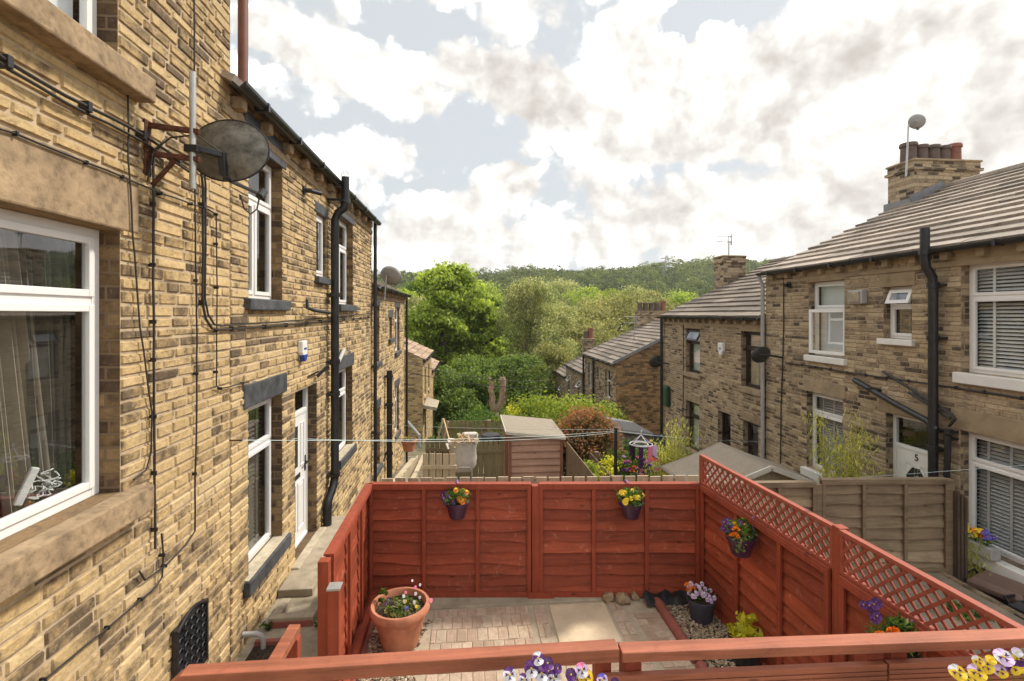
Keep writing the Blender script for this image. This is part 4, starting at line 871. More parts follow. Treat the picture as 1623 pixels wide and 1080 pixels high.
C0 = (-1.156, 5.83); C1 = (2.70, 5.50); mid = ((C0[0]+C1[0])/2, (C0[1]+C1[1])/2); ZT = 1.33
t = thing('red_fence', 'red stained lap panel fence across the back of the patio', 'fence', (mid[0], mid[1], 0), 'red stained fences around the patio')
nb = Vector((-(C1[1]-C0[1])*-1, -(C1[0]-C0[0]), 0)).normalized(); nb = (nb.x, nb.y)
dxy = (Vector(C1)-Vector(C0)).normalized()
lap_panel(t, (C0[0]+.02, C0[1]), tuple(Vector(mid)-dxy*.045), .06, ZT, nb, 'red', 'redz', nb=10, seed=3)
lap_panel(t, tuple(Vector(mid)+dxy*.045), tuple(Vector(C1)-dxy*.04), .06, ZT, nb, 'red', 'redz', nb=10, seed=4)
post(t, mid[0], mid[1]-.02, -.02, ZT-.004, .085, 'redz')
m = MB(); m.bar((mid[0]-.09, mid[1]-.065, .055),(mid[0]+.21, mid[1]-.09, .055), .03, .10); m.build('gravel_board', MAT['redz'], t, bev=.003)
LF0 = (-1.16, 5.80); LF1 = (-1.15, 4.12)
t = thing('red_fence', 'brightly lit short red side fence between the patio and the left house path', 'fence', (-1.155, 5, 0), 'red stained fences around the patio')
lap_panel(t, LF1, LF0, .04, ZT, (1,0), 'redy', 'redz', nb=10, seed=6, bays=(0,.36,.68,1), lapd=.018)
post(t, -1.15, 4.07, 0, ZT+.0, .085, 'redz'); post(t, -1.02, 3.88, 0, 1.20, .085, 'redz', cap='galv'); post(t, -1.16, 5.86, 0, ZT-.01, .08, 'redz')
m = MB(); m.bar((-1.05,4.15,.07),(-1.06,5.7,.07),.06,.10); m.build('kick_board', MAT['redz'], t, bev=.004)
# right fence + trellis
RF = [(2.70,5.47),(2.815,3.50),(2.90,1.62)]
t = thing('red_fence', 'long red side fence topped by diamond trellis on the right of the patio', 'fence', (2.8,3.5,0), 'red stained fences around the patio')
for i in range(2):
    a, b = Vector(RF[i]), Vector(RF[i+1]); d = (b-a).normalized(); nr = (-abs(d.y), -d.x*1.0 if d.y < 0 else d.x); nr = Vector((d.y, -d.x)); nr = nr if nr.x < 0 else -nr
    lap_panel(t, tuple(a+d*.05), tuple(b-d*.05), .02, ZT, tuple(nr), 'redy', 'redz', nb=10, seed=8+i, bays=(0,.36,.70,1))
    # trellis
    zA, zB = ZT+.035, ZT+.335; m = MB(); A3 = Vector((*a,0)); D3 = Vector((*d,0)); L = (b-a).length; n3 = Vector((*nr,0)); o = A3+n3*.02
    m.bar(o+D3*.03+Vector((0,0,zB)), o+D3*(L-.03)+Vector((0,0,zB)), .05, .032); m.bar(o+D3*.03+Vector((0,0,zA)), o+D3*(L-.03)+Vector((0,0,zA)), .04, .03)
    for s in (.045, L-.045): m.bar(o+D3*s+Vector((0,0,zA)), o+D3*s+Vector((0,0,zB)), .03, .035, tuple(n3))
    H = zB-zA
    tm = MB(); step = .098
    for sgn in (1, -1):
        s = -H
        while s < L+H:
            p = (s, 0.0); q = (s+H*sgn*1.0, H)
            (s0, h0_), (s1, h1_) = p, q; lo, hi = .05, L-.05
            def clip(s0, h0_, s1, h1_):
                k0, k1 = 0, 1
                ds = s1-s0
                for bnd, sg in ((lo, 1), (hi, -1)):
                    f0 = (s0-bnd)*sg; f1 = (s1-bnd)*sg
                    if f0 < 0 and f1 < 0: return None
                    if f0 < 0: k0 = max(k0, f0/(f0-f1))
                    elif f1 < 0: k1 = min(k1, f0/(f0-f1))
                return k0, k1
            r = clip(s0, h0_, s1, h1_)
            if r and r[1]-r[0] > .05:
                a0 = o+D3*(s0+(s1-s0)*r[0])+Vector((0,0,zA+H*r[0])); b0 = o+D3*(s0+(s1-s0)*r[1])+Vector((0,0,zA+H*r[1])); off = n3*(.006*sgn)
                tm.bar(a0+off, b0+off, .020, .010, tuple(n3))
            s += step
    fr_ = m.build('trellis', MAT['lath'], t, bev=.003); tm.build('lattice', MAT['lath'], fr_)
    post(t, *tuple(b-Vector((nr.x,nr.y))*.0), 0, ZT+.36 if i == 0 else ZT+.34, .08, 'redz')
post(t, RF[0][0]+.0, RF[0][1]+.0, 0, ZT+.34, .06, 'redz')
# near rails
def rail(label, pts, z, w, h, lo=None):
    t = thing('deck_rail', label, 'railing', (pts[0][0], pts[0][1], z), 'red brown rails along the bottom edge')
    m = MB()
    K = 14; a, b = Vector((*pts[0], z-h/2)), Vector((*pts[1], z-h/2))
    m.bar(a, b, w, h); m.build('top_rail', MAT['rail'], t, bev=.005); return t
rl = rail('left length of red brown handrail with cracked weathered top', [(-1.22,2.235),(.69,2.235)], 1.768, .075, .062)
m = MB(); m.bar((-1.20,2.235,1.742),(-1.31,2.23,1.645),.074,.06); m.build('rail_end', MAT['rail'], rl, bev=.004)
post(rl, -.98, 2.30, .2, 1.70, .07, 'redz'); post(rl, .63, 2.285, .2, 1.70, .075, 'redz')
rr = rail('right length of red brown handrail running to the right edge above the pansies', [(.70,2.225),(3.0,2.14)], 1.757, .08, .046)
post(rr, .765, 2.275, .2, 1.705, .085, 'redz'); post(rr, 1.95, 2.24, .2, 1.705, .085, 'redz'); post(rr, 2.07, 2.24, .2, 1.705, .085, 'redz')
def deckboard(par, a, b, ztop, zbot):
    m = MB(); a = Vector(a); b = Vector(b); z = ztop; k = 0
    while z > zbot:
        hh = .022 if k else .034; m.bar((a.x,a.y,z-hh/2),(b.x,b.y,z-hh/2), .032 if True else .03, hh-.005); m.bar((a.x,a.y+.004,z-hh),(b.x,b.y+.004,z-hh), .022, .008); z -= hh; k += 1
    return m.build('deck_board', MAT['rail'], par, bev=.003)
deckboard(rr, (.62,2.215), (1.975,2.175), 1.645, 1.50); deckboard(rr, (1.985,2.175), (3.0,2.14), 1.648, 1.50)
t = thing('stair_rail', 'short red rail on posts leading off toward the path at lower left', 'railing', (-1.04,2.7,0))
m = MB(); m.bar((-1.08,2.33,1.36),(-1.05,3.10,1.39),.07,.05); m.build('top_rail', MAT['rail'], t, bev=.005); post(t, -1.04, 3.06, .1, 1.36, .06, 'redz'); post(t, -1.05, 2.86, .1, 1.36, .045, 'redz')

# ============================================================ PATIO
m = MB(); m.box(-1.12, 2.72, -.5, 5.86, -.25, .026)
base = tag(m.build('patio_base', MAT['sand']), kind='structure')
def pavers(x0, x1, y0, y1, bw, bl, along='y', seed=1, mb=None, rot=0):
    rs = random.Random(seed); g = .006; y = y0; r = 0
    while y < y1-.02:
        l = bl if along == 'y' else bw; x = x0-(0 if r % 2 == 0 else (bw if along == 'y' else bl)*.5)
        while x < x1-.01:
            w = bw if along == 'y' else bl; a, b = max(x, x0), min(x+w, x1); c, d = y, min(y+l, y1)
            if b-a > .02 and d-c > .02:
                mb.tint = rs.random(); z = .034+rs.uniform(-.003,.003); e = .006
                mb.add([(a+g/2,c+g/2,.0),(b-g/2,c+g/2,.0),(b-g/2,d-g/2,.0),(a+g/2,d-g/2,.0),(a+g/2,c+g/2,z-.004),(b-g/2,c+g/2,z-.004),(b-g/2,d-g/2,z-.004),(a+g/2,d-g/2,z-.004),(a+g/2+e,c+g/2+e,z),(b-g/2-e,c+g/2+e,z),(b-g/2-e,d-g/2-e,z),(a+g/2+e,d-g/2-e,z)],
                   [(0,1,5,4),(1,2,6,5),(2,3,7,6),(3,0,4,7),(4,5,9,8),(5,6,10,9),(6,7,11,10),(7,4,8,11),(8,9,10,11)])
            x += w
        y += l; r += 1
mb = MB(); pavers(-.38, .66, 2.2, 5.48, .105, .21, 'y', 1, mb); pavers(.72, .85, 2.2, 5.48, .13, .21, 'y', 2, mb); pavers(1.56, 1.72, 3.0, 5.46, .16, .21, 'y', 3, mb); pavers(1.80, 2.12, 2.2, 5.24, .105, .21, 'x', 4, mb); pavers(.9, 1.52, 2.2, 4.70, .105, .21, 'x', 5, mb)
tag(mb.build('block_paving', MAT['paver'], tint=True), kind='structure')
mb = MB(); mb.box(.90,1.53,4.78,5.46,-.01,.040); tag(mb.build('paving_slab', MAT['slab'], bev=.008), kind='structure')
mb = MB(); mb.box(-.55,1.85,5.50,5.80,-.02,.046); tag(mb.build('concrete_strip', MAT['concrete'], bev=.01), kind='structure')
mb = MB(); mb.box(-1.10,-.86,2.5,5.8,-.02,.034); tag(mb.build('red_concrete_strip', MAT['redconc'], bev=.006), kind='structure')
mb = MB(); mb.box(.86-.08,1.2,5.70,5.78,.02,.10); mb.box(1.0,1.13,5.64,5.70,.05,.11); tag(mb.build('white_block', MAT['white'], bev=.004), 'white painted end of a block peeking out under the back fence', 'block')
def pebbles(name, x0, x1, y0, y1, n, z=.034, s=(.008,.02), seed=1, mat='gravel', mask=None):
    rs = np.random.RandomState(seed); ic = bmesh.new(); bmesh.ops.create_icosphere(ic, subdivisions=1, radius=1); bv = np.array([v.co[:] for v in ic.verts]); bf = np.array([[v.index for v in f.verts] for f in ic.faces]); ic.free()
    c = np.stack([x0+(x1-x0)*rs.rand(n), y0+(y1-y0)*rs.rand(n), z+rs.rand(n)*.014], 1)
    if mask: c = c[[mask(p) for p in c]]
    n = len(c); sz = s[0]+(s[1]-s[0])*rs.rand(n, 1)**1.5; sc = sz*np.stack([np.ones(n), .6+.4*rs.rand(n), .4+.3*rs.rand(n)], 1); an = rs.rand(n)*2*PI
    V = bv[None]*(1+.25*rs.normal(size=(n, len(bv), 1)).clip(-1,1)*.6)*sc[:, None, :]; X = V[..., 0]*np.cos(an)[:, None]-V[..., 1]*np.sin(an)[:, None]; Y = V[..., 0]*np.sin(an)[:, None]+V[..., 1]*np.cos(an)[:, None]
    V = np.stack([X, Y, V[..., 2]], 2)+c[:, None]; F = (bf[None]+np.arange(n)[:, None, None]*len(bv)).reshape(-1, 3)
    return tag(np_mesh(name, V.reshape(-1,3), F, MAT[mat], None, np.repeat(rs.rand(n), len(bf))), kind='stuff')
pebbles('gravel', -.98, -.36, 2.4, 5.30, 5200, seed=2, s=(.009,.021), mask=lambda p: p[0] < -.40-.1*math.sin(p[1]*3))
pebbles('gravel', 2.20, 2.80, 2.5, 5.42, 6000, seed=3, s=(.009,.022))
mb = MB(); mb.box(2.2,2.68,2.4,5.45,-.02,.031); tag(mb.build('bed_soil', MAT['soil']), kind='structure')
for i, (a, b) in enumerate([((2.13,5.42),(2.135,4.42)), ((2.14,4.38),(2.15,3.2))]):
    m = MB(); m.lathe([(.052,0),(.056,.02),(.056,(Vector(b)-Vector(a)).length-.02),(.052,(Vector(b)-Vector(a)).length)], (*a,.045), 14, (b[0]-a[0], b[1]-a[1], 0)); tag(m.build('log_edging', MAT['redconc'], smooth=True), ['far','near'][i]+' length of red rounded edging beside the right gravel bed', 'edging', 'red gravel edging')
m = MB()
for i in range(60):
    x = 2.05+.65*i/60
m = MB(); K = 24; vs = []
for j in range(4):
    for i in range(K): vs.append((1.98+.66*i/(K-1), 5.46-j*.05+random.uniform(-.012,.012), .05+[.07,.05,.035,.005][j]*(1+.3*math.sin(i*.9+j*1.3)+random.uniform(-.15,.15))))
m.add(vs, [(j*K+i, j*K+i+1, (j+1)*K+i+1, (j+1)*K+i) for j in range(3) for i in range(K-1)]); tag(m.build('plastic_liner', MAT['foil'], smooth=True), 'crumpled black liner sheet in the corner under the back fence', 'plastic sheet')
for i, (x, y, s, lab) in enumerate([(1.60,5.50,.07,'small brown stone at the foot of the back fence, leftmost of the three'),(1.75,5.46,.085,'rounded tan stone in the middle of the three by the back fence'),(1.90,5.50,.06,'rough brown stone next to the black liner')]):
    m = MB(); bmq = bmesh.new(); bmesh.ops.create_icosphere(bmq, subdivisions=2, radius=s)
    for v in bmq.verts: v.co *= 1+.3*math.sin(v.co.x*60+i)*math.cos(v.co.y*50); v.co.z *= .8
    m.add([v.co+Vector((x,y,.06)) for v in bmq.verts], [[v.index for v in f.verts] for f in bmq.faces]); bmq.free(); tag(m.build('stone', MAT['dressL']), lab, 'stone', 'stones by the back fence')
# left path
m = MB(); m.box(-2.19, -1.19, -.5, 6.4, -.02, .022); tag(m.build('side_path', MAT['concrete']), kind='structure')
m = MB(); m.box(-2.19,-1.80,5.9,8.0,.02,.11); tag(m.build('path_step', MAT['concrete'], bev=.012), kind='structure')
t = thing('drain_surround', 'small brick drain surround on the path below the door step', 'drain', (-1.85,5.5,.02)); m = MB()
m.box(-2.08,-1.62,5.34,5.44,.02,.12); m.box(-2.08,-1.98,5.44,5.72,.02,.12); m.box(-1.72,-1.62,5.44,5.72,.02,.12); m.build('kerb', MAT['concrete'], t, bev=.01); m = MB(); m.box(-2.07,-1.63,5.325,5.342,.022,.085); m.build('brick_course', MAT['redconc'], t, bev=.004)
t = thing('drain_surround', 'sunken red brick gully under the grey bent pipe', 'drain', (-1.95,4.95,.02)); m = MB(); m.box(-2.1,-1.72,5.05,5.10,.02,.07); m.box(-1.78,-1.72,4.8,5.05,.02,.06); m.build('kerb', MAT['redconc'], t, bev=.006); m = MB(); m.box(-2.1,-1.78,4.8,5.05,.023,.027); m.build('grate', MAT['soil'], t)
for i, (x, y, lab) in enumerate([(-2.05,4.5,'weed tuft at the foot of the left wall by the handrail'),(-2.08,5.3,'small weed beside the brick drain surround'),(-1.55,5.32,'weed growing from the path crack right of the drain surround')]):
    shrub('weed', lab, (x,y,.03), .09 if i == 0 else .05, .08, 14, 7, .07 if i == 0 else .04, 'leaf_grn', 'weed', 'weeds on the side path', stems=0, seed=i+3, asp=.3)

# ============================================================ POTS AND FLOWERS
def flower(par, c, nrm, s, cols, name='flower'):
    q = Vector((0,0,1)).rotation_difference(Vector(nrm).normalized()).to_matrix(); c = Vector(c); m = MB(); mats = [MAT['p_'+k] for k in cols]+[MAT['p_yellow']]
    for i, (an, r, w) in enumerate([(60,.52,.34),(120,.52,.34),(5,.5,.34),(175,.5,.34),(270,.55,.46)]):
        m.cur = 0 if i < 2 else min(1, len(cols)-1) if i < 4 else len(cols)-1
        a = R(an); d = Vector((math.cos(a), math.sin(a), 0)); e = Vector((-d.y, d.x, 0)); z = .02*i
        pts = [Vector((0,0,.0))]+[d*(s*(r*.5+r*.55*math.cos(th)))+e*(s*w*math.sin(th))+Vector((0,0,s*(.06*math.cos(th*2)+z))) for th in [R(x) for x in (-150,-100,-55,-20,20,55,100,150)]]
        m.add([c+q@p for p in pts], [tuple(range(len(pts)))])
    if s > .035 and len(cols) > 1:
        mats.insert(len(mats)-1, MAT['p_deep']); m.cur = len(mats)-2
        for an in (5, 175, 270):
            a = R(an); d = Vector((math.cos(a), math.sin(a), 0)); e = Vector((-d.y, d.x, 0)); m.add([c+q@p for p in [d*s*.06+Vector((0,0,s*.17)), d*s*.34+e*s*.13+Vector((0,0,s*.17)), d*s*.28+Vector((0,0,s*.175)), d*s*.34-e*s*.13+Vector((0,0,s*.17))]], [(0,1,2,3)])
    m.cur = len(mats)-1; m.lathe([(s*.09, s*.12),(s*.06,s*.2)], (0,0,0), 6); k = len(m.v)-12
    for i in range(k, len(m.v)): m.v[i] = tuple(c+q@Vector(m.v[i]))
    return m.build(name, mats, par)
def pompom(par, c, s, col):
    m = MB(); c = Vector(c)
    for k in range(26):
        d = Vector((random.gauss(0,1), random.gauss(0,1), abs(random.gauss(0,1))+.1)).normalized(); e = d.orthogonal().normalized(); f = d.cross(e); b = c+d*s*.25; a = random.uniform(0,6.3); e2 = e*math.cos(a)+f*math.sin(a); f2 = d.cross(e2)
        m.add([b, b+d*s*.3+e2*s*.16, b+d*s*.38, b+d*s*.3-e2*s*.16+f2*s*.1], [(0,1,2,3)])
    return m.build('flower', MAT['p_'+col], par)
def planted(name, label, c, prof, mat, seed, flowers, leafmat='leaf_grn', lr=.12, lh=.12, leafn=(26,12), lsize=.03, soil=True, hook=None, cat='flower pot', group=None, soilz=None, asp=.5, fs=.04, extra=None, n=20):
    t = thing(name, label, cat, c, group); rs = random.Random(seed); c = Vector(c)
    m = MB(); m.lathe(prof, c, 32 if prof[0][0] > .1 else 24, cap=False); m.lathe([(0.001, prof[0][1]), (prof[0][0], prof[0][1])], c, 24, cap=False); m.build('pot', MAT[mat], t, smooth=True)
    sz = soilz if soilz is not None else prof[-1][1]; rr = prof[-1][0]
    m = MB(); m.lathe([(0.001, sz+.012), (rr*.6, sz+.008), (rr+.002, sz)], c, 20, cap=False); m.build('soil', MAT['soil'], t)
    if hook: 
        m = MB(); hk = hook(c); m.tube(hk, .014, 6); 
        m.build('hook', MAT['lilac'], t, smooth=True)
    for (lm, k, nn, r, h, ls, ox, oy, oz) in ([(leafmat, leafn[0], leafn[1], lr, lh, lsize, 0, 0, 0)]+(extra or [])):
        rg = np.random.RandomState(seed+k); q = rg.normal(size=(k,3)); q /= np.linalg.norm(q, axis=1, keepdims=True); q *= rg.rand(k,1)**.4
        Cc = np.array([c.x+ox, c.y+oy, c.z+sz+h*.45+oz])+q*np.array([r, r, h*.5]); V, F, T = leaf_cloud(Cc, nn, r*.35, ls, .8, 0, rg.rand(k), asp)
        np_mesh('foliage', V, F, MAT[lm], t, T)
    for (kind, cols, ox, oy, oz, s) in flowers:
        p = c+Vector((ox, oy, sz+oz)); nr = Vector((ox*2-c.x*.12+rs.uniform(-.35,.35), -.9+oy*2, .6+rs.uniform(-.3,.3)))
        if kind == 'pom': pompom(t, p, s, cols)
        else: flower(t, p, nr, s, cols)
    return t
def scatter(kind, cols, n, cx, cy, cz, r, s, seed):
    rs = random.Random(seed); return [(kind, cols if isinstance(cols, str) else (cols if isinstance(cols, tuple) else cols), cx+rs.uniform(-r,r), cy+rs.uniform(-r,r), cz+rs.uniform(-r*.6,r*.6), s*rs.uniform(.85,1.15)) for _ in range(n)]
# terracotta
prof = [(.165,0),(.175,.02),(.235,.27),(.245,.275),(.252,.34),(.262,.345),(.285,.35),(.292,.37),(.292,.405),(.280,.425),(.255,.425),(.245,.40),(.24,.36)]
fl_ = scatter('p', ('violet',), 4, -.08,.02,.06,.06,.035, 1)+scatter('p', ('pink',), 3, .0,.05,.10,.2,.03, 2)+scatter('p', ('white',), 7, .1,.05,.07,.13,.028, 3)+scatter('p', ('yellow',), 4, .12,.0,.05,.08,.03, 4)+scatter('p', ('blue',), 2, .06,-.1,.04,.05,.035, 5)+[('p',('pink',),.30,.0,.08,.04),('p',('white',),.18,.15,.16,.025),('p',('white',),.10,.16,.20,.022)]
planted('flower_pot', 'large terracotta pot of mixed small flowers on the patio gravel', (-.67,4.95,.02), prof, 'terra', 11, fl_, 'leaf_grn', .15, .10, (34,12), .035, soilz=.35, extra=[('leaf_olv',40,8,.14,.08,.05,.0,-.03,-.01),('leaf_grn',10,10,.04,.14,.05,-.17,.05,.06)], group='flower pots')
hp = [(r_*1.28, z_*1.08) for r_, z_ in [(.062,0),(.066,.005),(.095,.13),(.105,.135),(.108,.165),(.100,.168),(.094,.15)]]
hookb = lambda dx, dy: (lambda c: [c+Vector((-dx*.12,-dy*.12,.14)), c+Vector((-dx*.125,-dy*.125,.23)), c+Vector((-dx*.125,-dy*.125,.345)), c+Vector((-dx*.16,-dy*.16,.36)), c+Vector((-dx*.20,-dy*.20,.345))])
def hang(u, v, xy, label, nx, ny, flw, seed, **k):
    c = Vector((xy[0]+nx*.17, xy[1]+ny*.17, ZT-.32))
    return planted('hanging_pot', label, tuple(c), hp, 'purple', seed, [(a_,b_,x_*1.25,y_*1.25,z_*1.25-.02,s_*1.25) for a_,b_,x_,y_,z_,s_ in flw], lr=.14, lh=.16, leafn=(56,12), lsize=.036, hook=hookb(nx, ny), group='plum pots hooked on the fences', **k)
bp = lambda u: (onY(u,768,5.7).x, 5.83+(onY(u,768,5.7).x+1.156)*(-.33/3.856))
hang(726,0,bp(725),'plum pot of purple and orange pansies hooked on the left half of the back fence',0,-1, scatter('p',('violet','deep'),8,-.07,-.03,.07,.06,.045,1)+scatter('p',('orange',),5,.03,-.05,.06,.05,.048,2)+scatter('p',('yellow','orange'),5,.03,.0,.10,.08,.045,3), 21, extra=[('leaf_gry',12,10,.05,.10,.035,.10,-.02,.03)])
hang(988,0,bp(987),'plum pot of yellow pansies hooked on the right half of the back fence',0,-1, scatter('p',('yellow',),8,-.03,-.03,.09,.08,.045,4)+scatter('p',('violet','deep'),6,.0,.0,.06,.09,.04,5)+scatter('p',('orange',),2,.10,.0,.08,.02,.045,6), 22, extra=[('leaf_gry',16,12,.08,.14,.035,0,-.05,-.03),('leaf_grn',10,10,.07,.1,.045,0,-.03,.02)])
def hang2(Y, label, flw, seed, **k):
    x = RF[0][0]+(RF[1][0]-RF[0][0])*(5.47-Y)/1.97; return hang(0,0,(x,Y),label,-1,0,flw,seed,**k)
hang2(4.48,'plum pot of purple and orange flowers trailing from the right fence under the trellis', scatter('p',('deep','violet'),9,-.06,.05,.10,.06,.045,7)+scatter('pom','orange',5,-.02,-.04,.06,.07,.055,8)+scatter('p',('yellow','orange'),4,.0,.0,.09,.05,.045,9), 23, extra=[('leaf_gry',22,12,.07,.18,.04,-.04,-.06,-.08)])
hang2(2.88,'plum pot of orange marigolds and feathery leaves on the right fence behind the handrail', scatter('pom','orange',9,-.09,-.09,.12,.06,.065,10)+scatter('p',('deep','violet'),8,-.05,.06,.19,.05,.045,11), 24, asp=.22, extra=[('leaf_grn',26,14,.08,.14,.07,.05,.0,.06)])
gp = [(.105,0),(.11,.01),(.138,.20),(.15,.205),(.152,.24),(.142,.242),(.136,.22)]
planted('flower_pot', 'dark slate plastic pot packed with white flowers on the right gravel bed', (2.48,5.06,.03), gp, 'slatepot', 31, scatter('p',('white','lilac'),34,.0,-.02,.10,.12,.038,12)+scatter('pom','orange',3,-.12,-.0,.13,.04,.06,13), 'leaf_grn', .12, .12, (30,10), .03, group='flower pots')
planted('flower_pot', 'black pot with golden green leafy plant half hidden by the handrail', (2.58,4.38,.03), gp, 'black', 32, [], 'leaf_lime', .13, .22, (26,9), .085, group='flower pots', asp=.42)
# near planters hung on the rail
def rail_box(label, x0, x1, y, z, seed, flw, n):
    t = thing('planter_box', label, 'planter', ((x0+x1)/2, y, z), 'rail planters of pansies'); m = MB(); m.box(x0, x1, y-.07, y+.07, z-.14, z); m.build('box', MAT['slatepot'], t, bev=.01)
    m = MB(); m.box(x0+.01, x1-.01, y-.06, y+.06, z, z+.006); m.build('soil', MAT['soil'], t); rg = np.random.RandomState(seed); Cc = np.stack([x0+(x1-x0)*rg.rand(n), y-.07+.14*rg.rand(n), z+.01+.08*rg.rand(n)], 1); V, F, T = leaf_cloud(Cc, 12, .045, .038, .8, 0, rg.rand(n), .45); np_mesh('foliage', V, F, MAT['leaf_grn'], t, T)
    for (x, dy, dz, s, cols) in flw:
        s *= 1.1
        p = (x, y+dy, z+dz); flower(t, p, (-x*.4+random.uniform(-.3,.3), -.8, .85+random.uniform(-.2,.3)), s, cols)
        b = MB(); b.tube([(x, y+dy*.6, z), (x, y+dy, z+dz)], .0015, 4); b.build('flower_stem', MAT['leafstem'], t)
    return t
MAT['leafstem'] = M_plain('flower_stem_green', (.12,.20,.04), .6)
def fpx(u, v, y, s, cols, z):   # flower centre from its place on the picture plane at depth y
    p = onY(u, v, y); return (p.x, 0, p.z-z, s, cols)
VW = ('violet','white','white'); VL = ('violet','violet','white'); YW = ('white','yellow','yellow'); LY = ('lilac','yellow','yellow'); LL = ('lilac','lilac','yellow'); DD = ('deep','deep','violet')
z1 = 1.52
rail_box('planter of purple and white pansies at the bottom centre in front of the left handrail', -.02, .50, 1.93, z1, 5, [fpx(u,v,1.93,s,c,z1) for u,v,s,c in [(853,1044,.042,('white','violet','white')),(868,1052,.04,DD),(842,1060,.05,VL),(808,1070,.048,VW),(858,1068,.05,VL),(878,1075,.05,VW),(884,1060,.03,DD),(905,1070,.04,DD),(922,1062,.045,('pink','lilac','white')),(928,1075,.055,('yellow','yellow','yellow')),(955,1078,.04,('blue','lilac','white')),(830,1078,.04,VW),(912,1080,.04,YW),(975,1082,.03,DD)]], 44)
rail_box('planter of yellow and lilac pansies at the bottom right corner in front of the rail', 1.62, 2.2, 1.83, z1+.005, 6, [fpx(u,v,1.83,s,c,z1) for u,v,s,c in [(1550,1050,.034,YW),(1562,1058,.045,LY),(1590,1044,.055,('lilac','white','lilac')),(1615,1048,.04,('yellow','yellow','violet')),(1517,1068,.05,YW),(1548,1068,.052,LY),(1585,1066,.04,LL),(1605,1060,.045,('yellow','violet','yellow')),(1620,1062,.03,LY),(1532,1078,.04,YW),(1570,1048,.03,('yellow','yellow','yellow')),(1612,1036,.03,('lilac','white','white'))]], 60)
# ============================================================ MIDDLE GARDENS
def pickets(par, p0, p1, zb, zt, w, gap, mat, seed=1, rnd=.012, thick=.02, name='pickets', rail=True, top='flat', zt1=None):
    rs = random.Random(seed); p0 = Vector((*p0,0)); p1 = Vector((*p1,0)); L = (p1-p0).length; d = (p1-p0)/L; nr = Vector((-d.y,d.x,0)); m = MB(); s = w/2
    while s < L:
        zz = zt+((zt1-zt)*s/L if zt1 is not None else 0)+rs.uniform(-rnd,rnd); c = p0+d*s; ww = w*rs.uniform(.93,1.0)
        a, b = c-d*ww/2, c+d*ww/2
        if top == 'round': prof = [(a,zb),(b,zb),(b,zz-w*.2),(b-d*ww*.2,zz),(a+d*ww*.2,zz),(a,zz-w*.2)]
        else: prof = [(a,zb),(b,zb),(b,zz),(a,zz)]
        m.prism([q+Vector((0,0,z)) for q, z in prof], nr*thick); s += w+gap
    o = m.build(name, MAT[mat], par, bev=0)
    if rail:
        r = MB()
        for z in (zt-.25, zb+.3): r.bar(p0+nr*(-.02)+Vector((0,0,z)), p1+nr*(-.02)+Vector((0,0,(z+((zt1-zt) if zt1 is not None else 0)))), .04, .07)
        r.build('rail', MAT[mat], par)
    return o
t = thing('picket_fence', 'pale board fence whose flat tops show just over the red back fence', 'fence', (.8,6.1,-.6)); pickets(t, (-1.05,6.12), (2.95,5.86), -.7, 1.295, .135, .022, 'pale', 1, .006)
def G(u, v, t, dz=0): q = P(u, v, t); return q
# shed
t = thing('garden_shed', 'reddish brown timber shed with felt roof tilted to the right', 'shed', (1.65,12.8,-1.75)); x0, x1, y0, y1 = 1.02, 2.30, 12.0, 13.75; zl, zr_, zb = .40, .27, -1.75
m = MB(); nbd = 12
for i in range(nbd):
    a = zb+(zr_-zb)*i/nbd; b = a+(zr_-zb)/nbd*1.05; m.add([(x0,y0-.045,a),(x1,y0-.045,a),(x1,y0-.004,b),(x0,y0-.004,b),(x0,y0,a),(x1,y0,a)], [(0,1,2,3),(0,4,5,1)])
m.add([(x0,y0-.006,zr_),(x1,y0-.006,zr_),(x0,y0-.006,zl)], [(0,1,2)]); m.box(x0,x1,y0,y1,zb,zr_-.02); m.prism([(x0-.012,y0,zb),(x0-.012,y1,zb),(x0-.012,y1,zl),(x0-.012,y0,zl)], (-.01,0,0)); wl = m.build('wall', MAT['shed'], t)
m = MB(); m.box(x0-.045,x0-.02,y0+.35,y0+1.15,zb+.1,zl-.15); m.build('door', MAT['shedz'], t)
for a_, b_, z_ in ((x0-.04,x0+.03,zl-.02),(x1-.04,x1+.02,zr_-.02)): m = MB(); m.box(a_,b_,y0-.075,y0-.03,zb,z_); m.build('corner_board', MAT['shedz'], t)
m = MB(); m.prism([(x0-.10,y0-.12,zl+.03),(x1+.08,y0-.12,zr_-.0),(x1+.08,y0-.12,zr_+.03),(x0-.10,y0-.12,zl+.06)], (0,y1-y0+.25,0)); rf = m.build('roof', MAT['felt'], t); m = MB(); m.bar((x0-.10,y0-.135,zl+.02),(x1+.08,y0-.135,zr_-.01),.02,.07); m.bar((x0-.11,y0-.13,zl+.02),(x0-.11,y1+.1,zl+.02),.02,.07); m.build('trim', MAT['trim'], rf)
# canvas-like felt roofed summerhouse
t = thing('summerhouse', 'low hut with broad sandy felt roof between the brown fence and the houses', 'shed', (4.85,8.3,-.9)); xr, zr2, ze2 = 4.83, .84, .40; m = MB(); m.box(3.85,5.85,7.62,8.95,-1.1,.42); m.add([(3.85,7.62,.42),(5.85,7.62,.42),(xr,7.62,zr2-.03)], [(0,1,2)]); m.build('wall', MAT['pale'], t)
m = MB()
for sx, xe in ((-1,3.62),(1,6.0)):
    vs = []; K = 10
    for j in range(K+1):
        for i in range(K+1):
            f = i/K; y = 7.48+1.6*j/K; z = zr2+(ze2-zr2)*f-.018*math.sin(PI*f)*(1+.4*math.sin(y*7)); vs.append((xr+(xe-xr)*f, y, z))
    m.add(vs, [(j*(K+1)+i, j*(K+1)+i+1, (j+1)*(K+1)+i+1, (j+1)*(K+1)+i) for j in range(K) for i in range(K)])
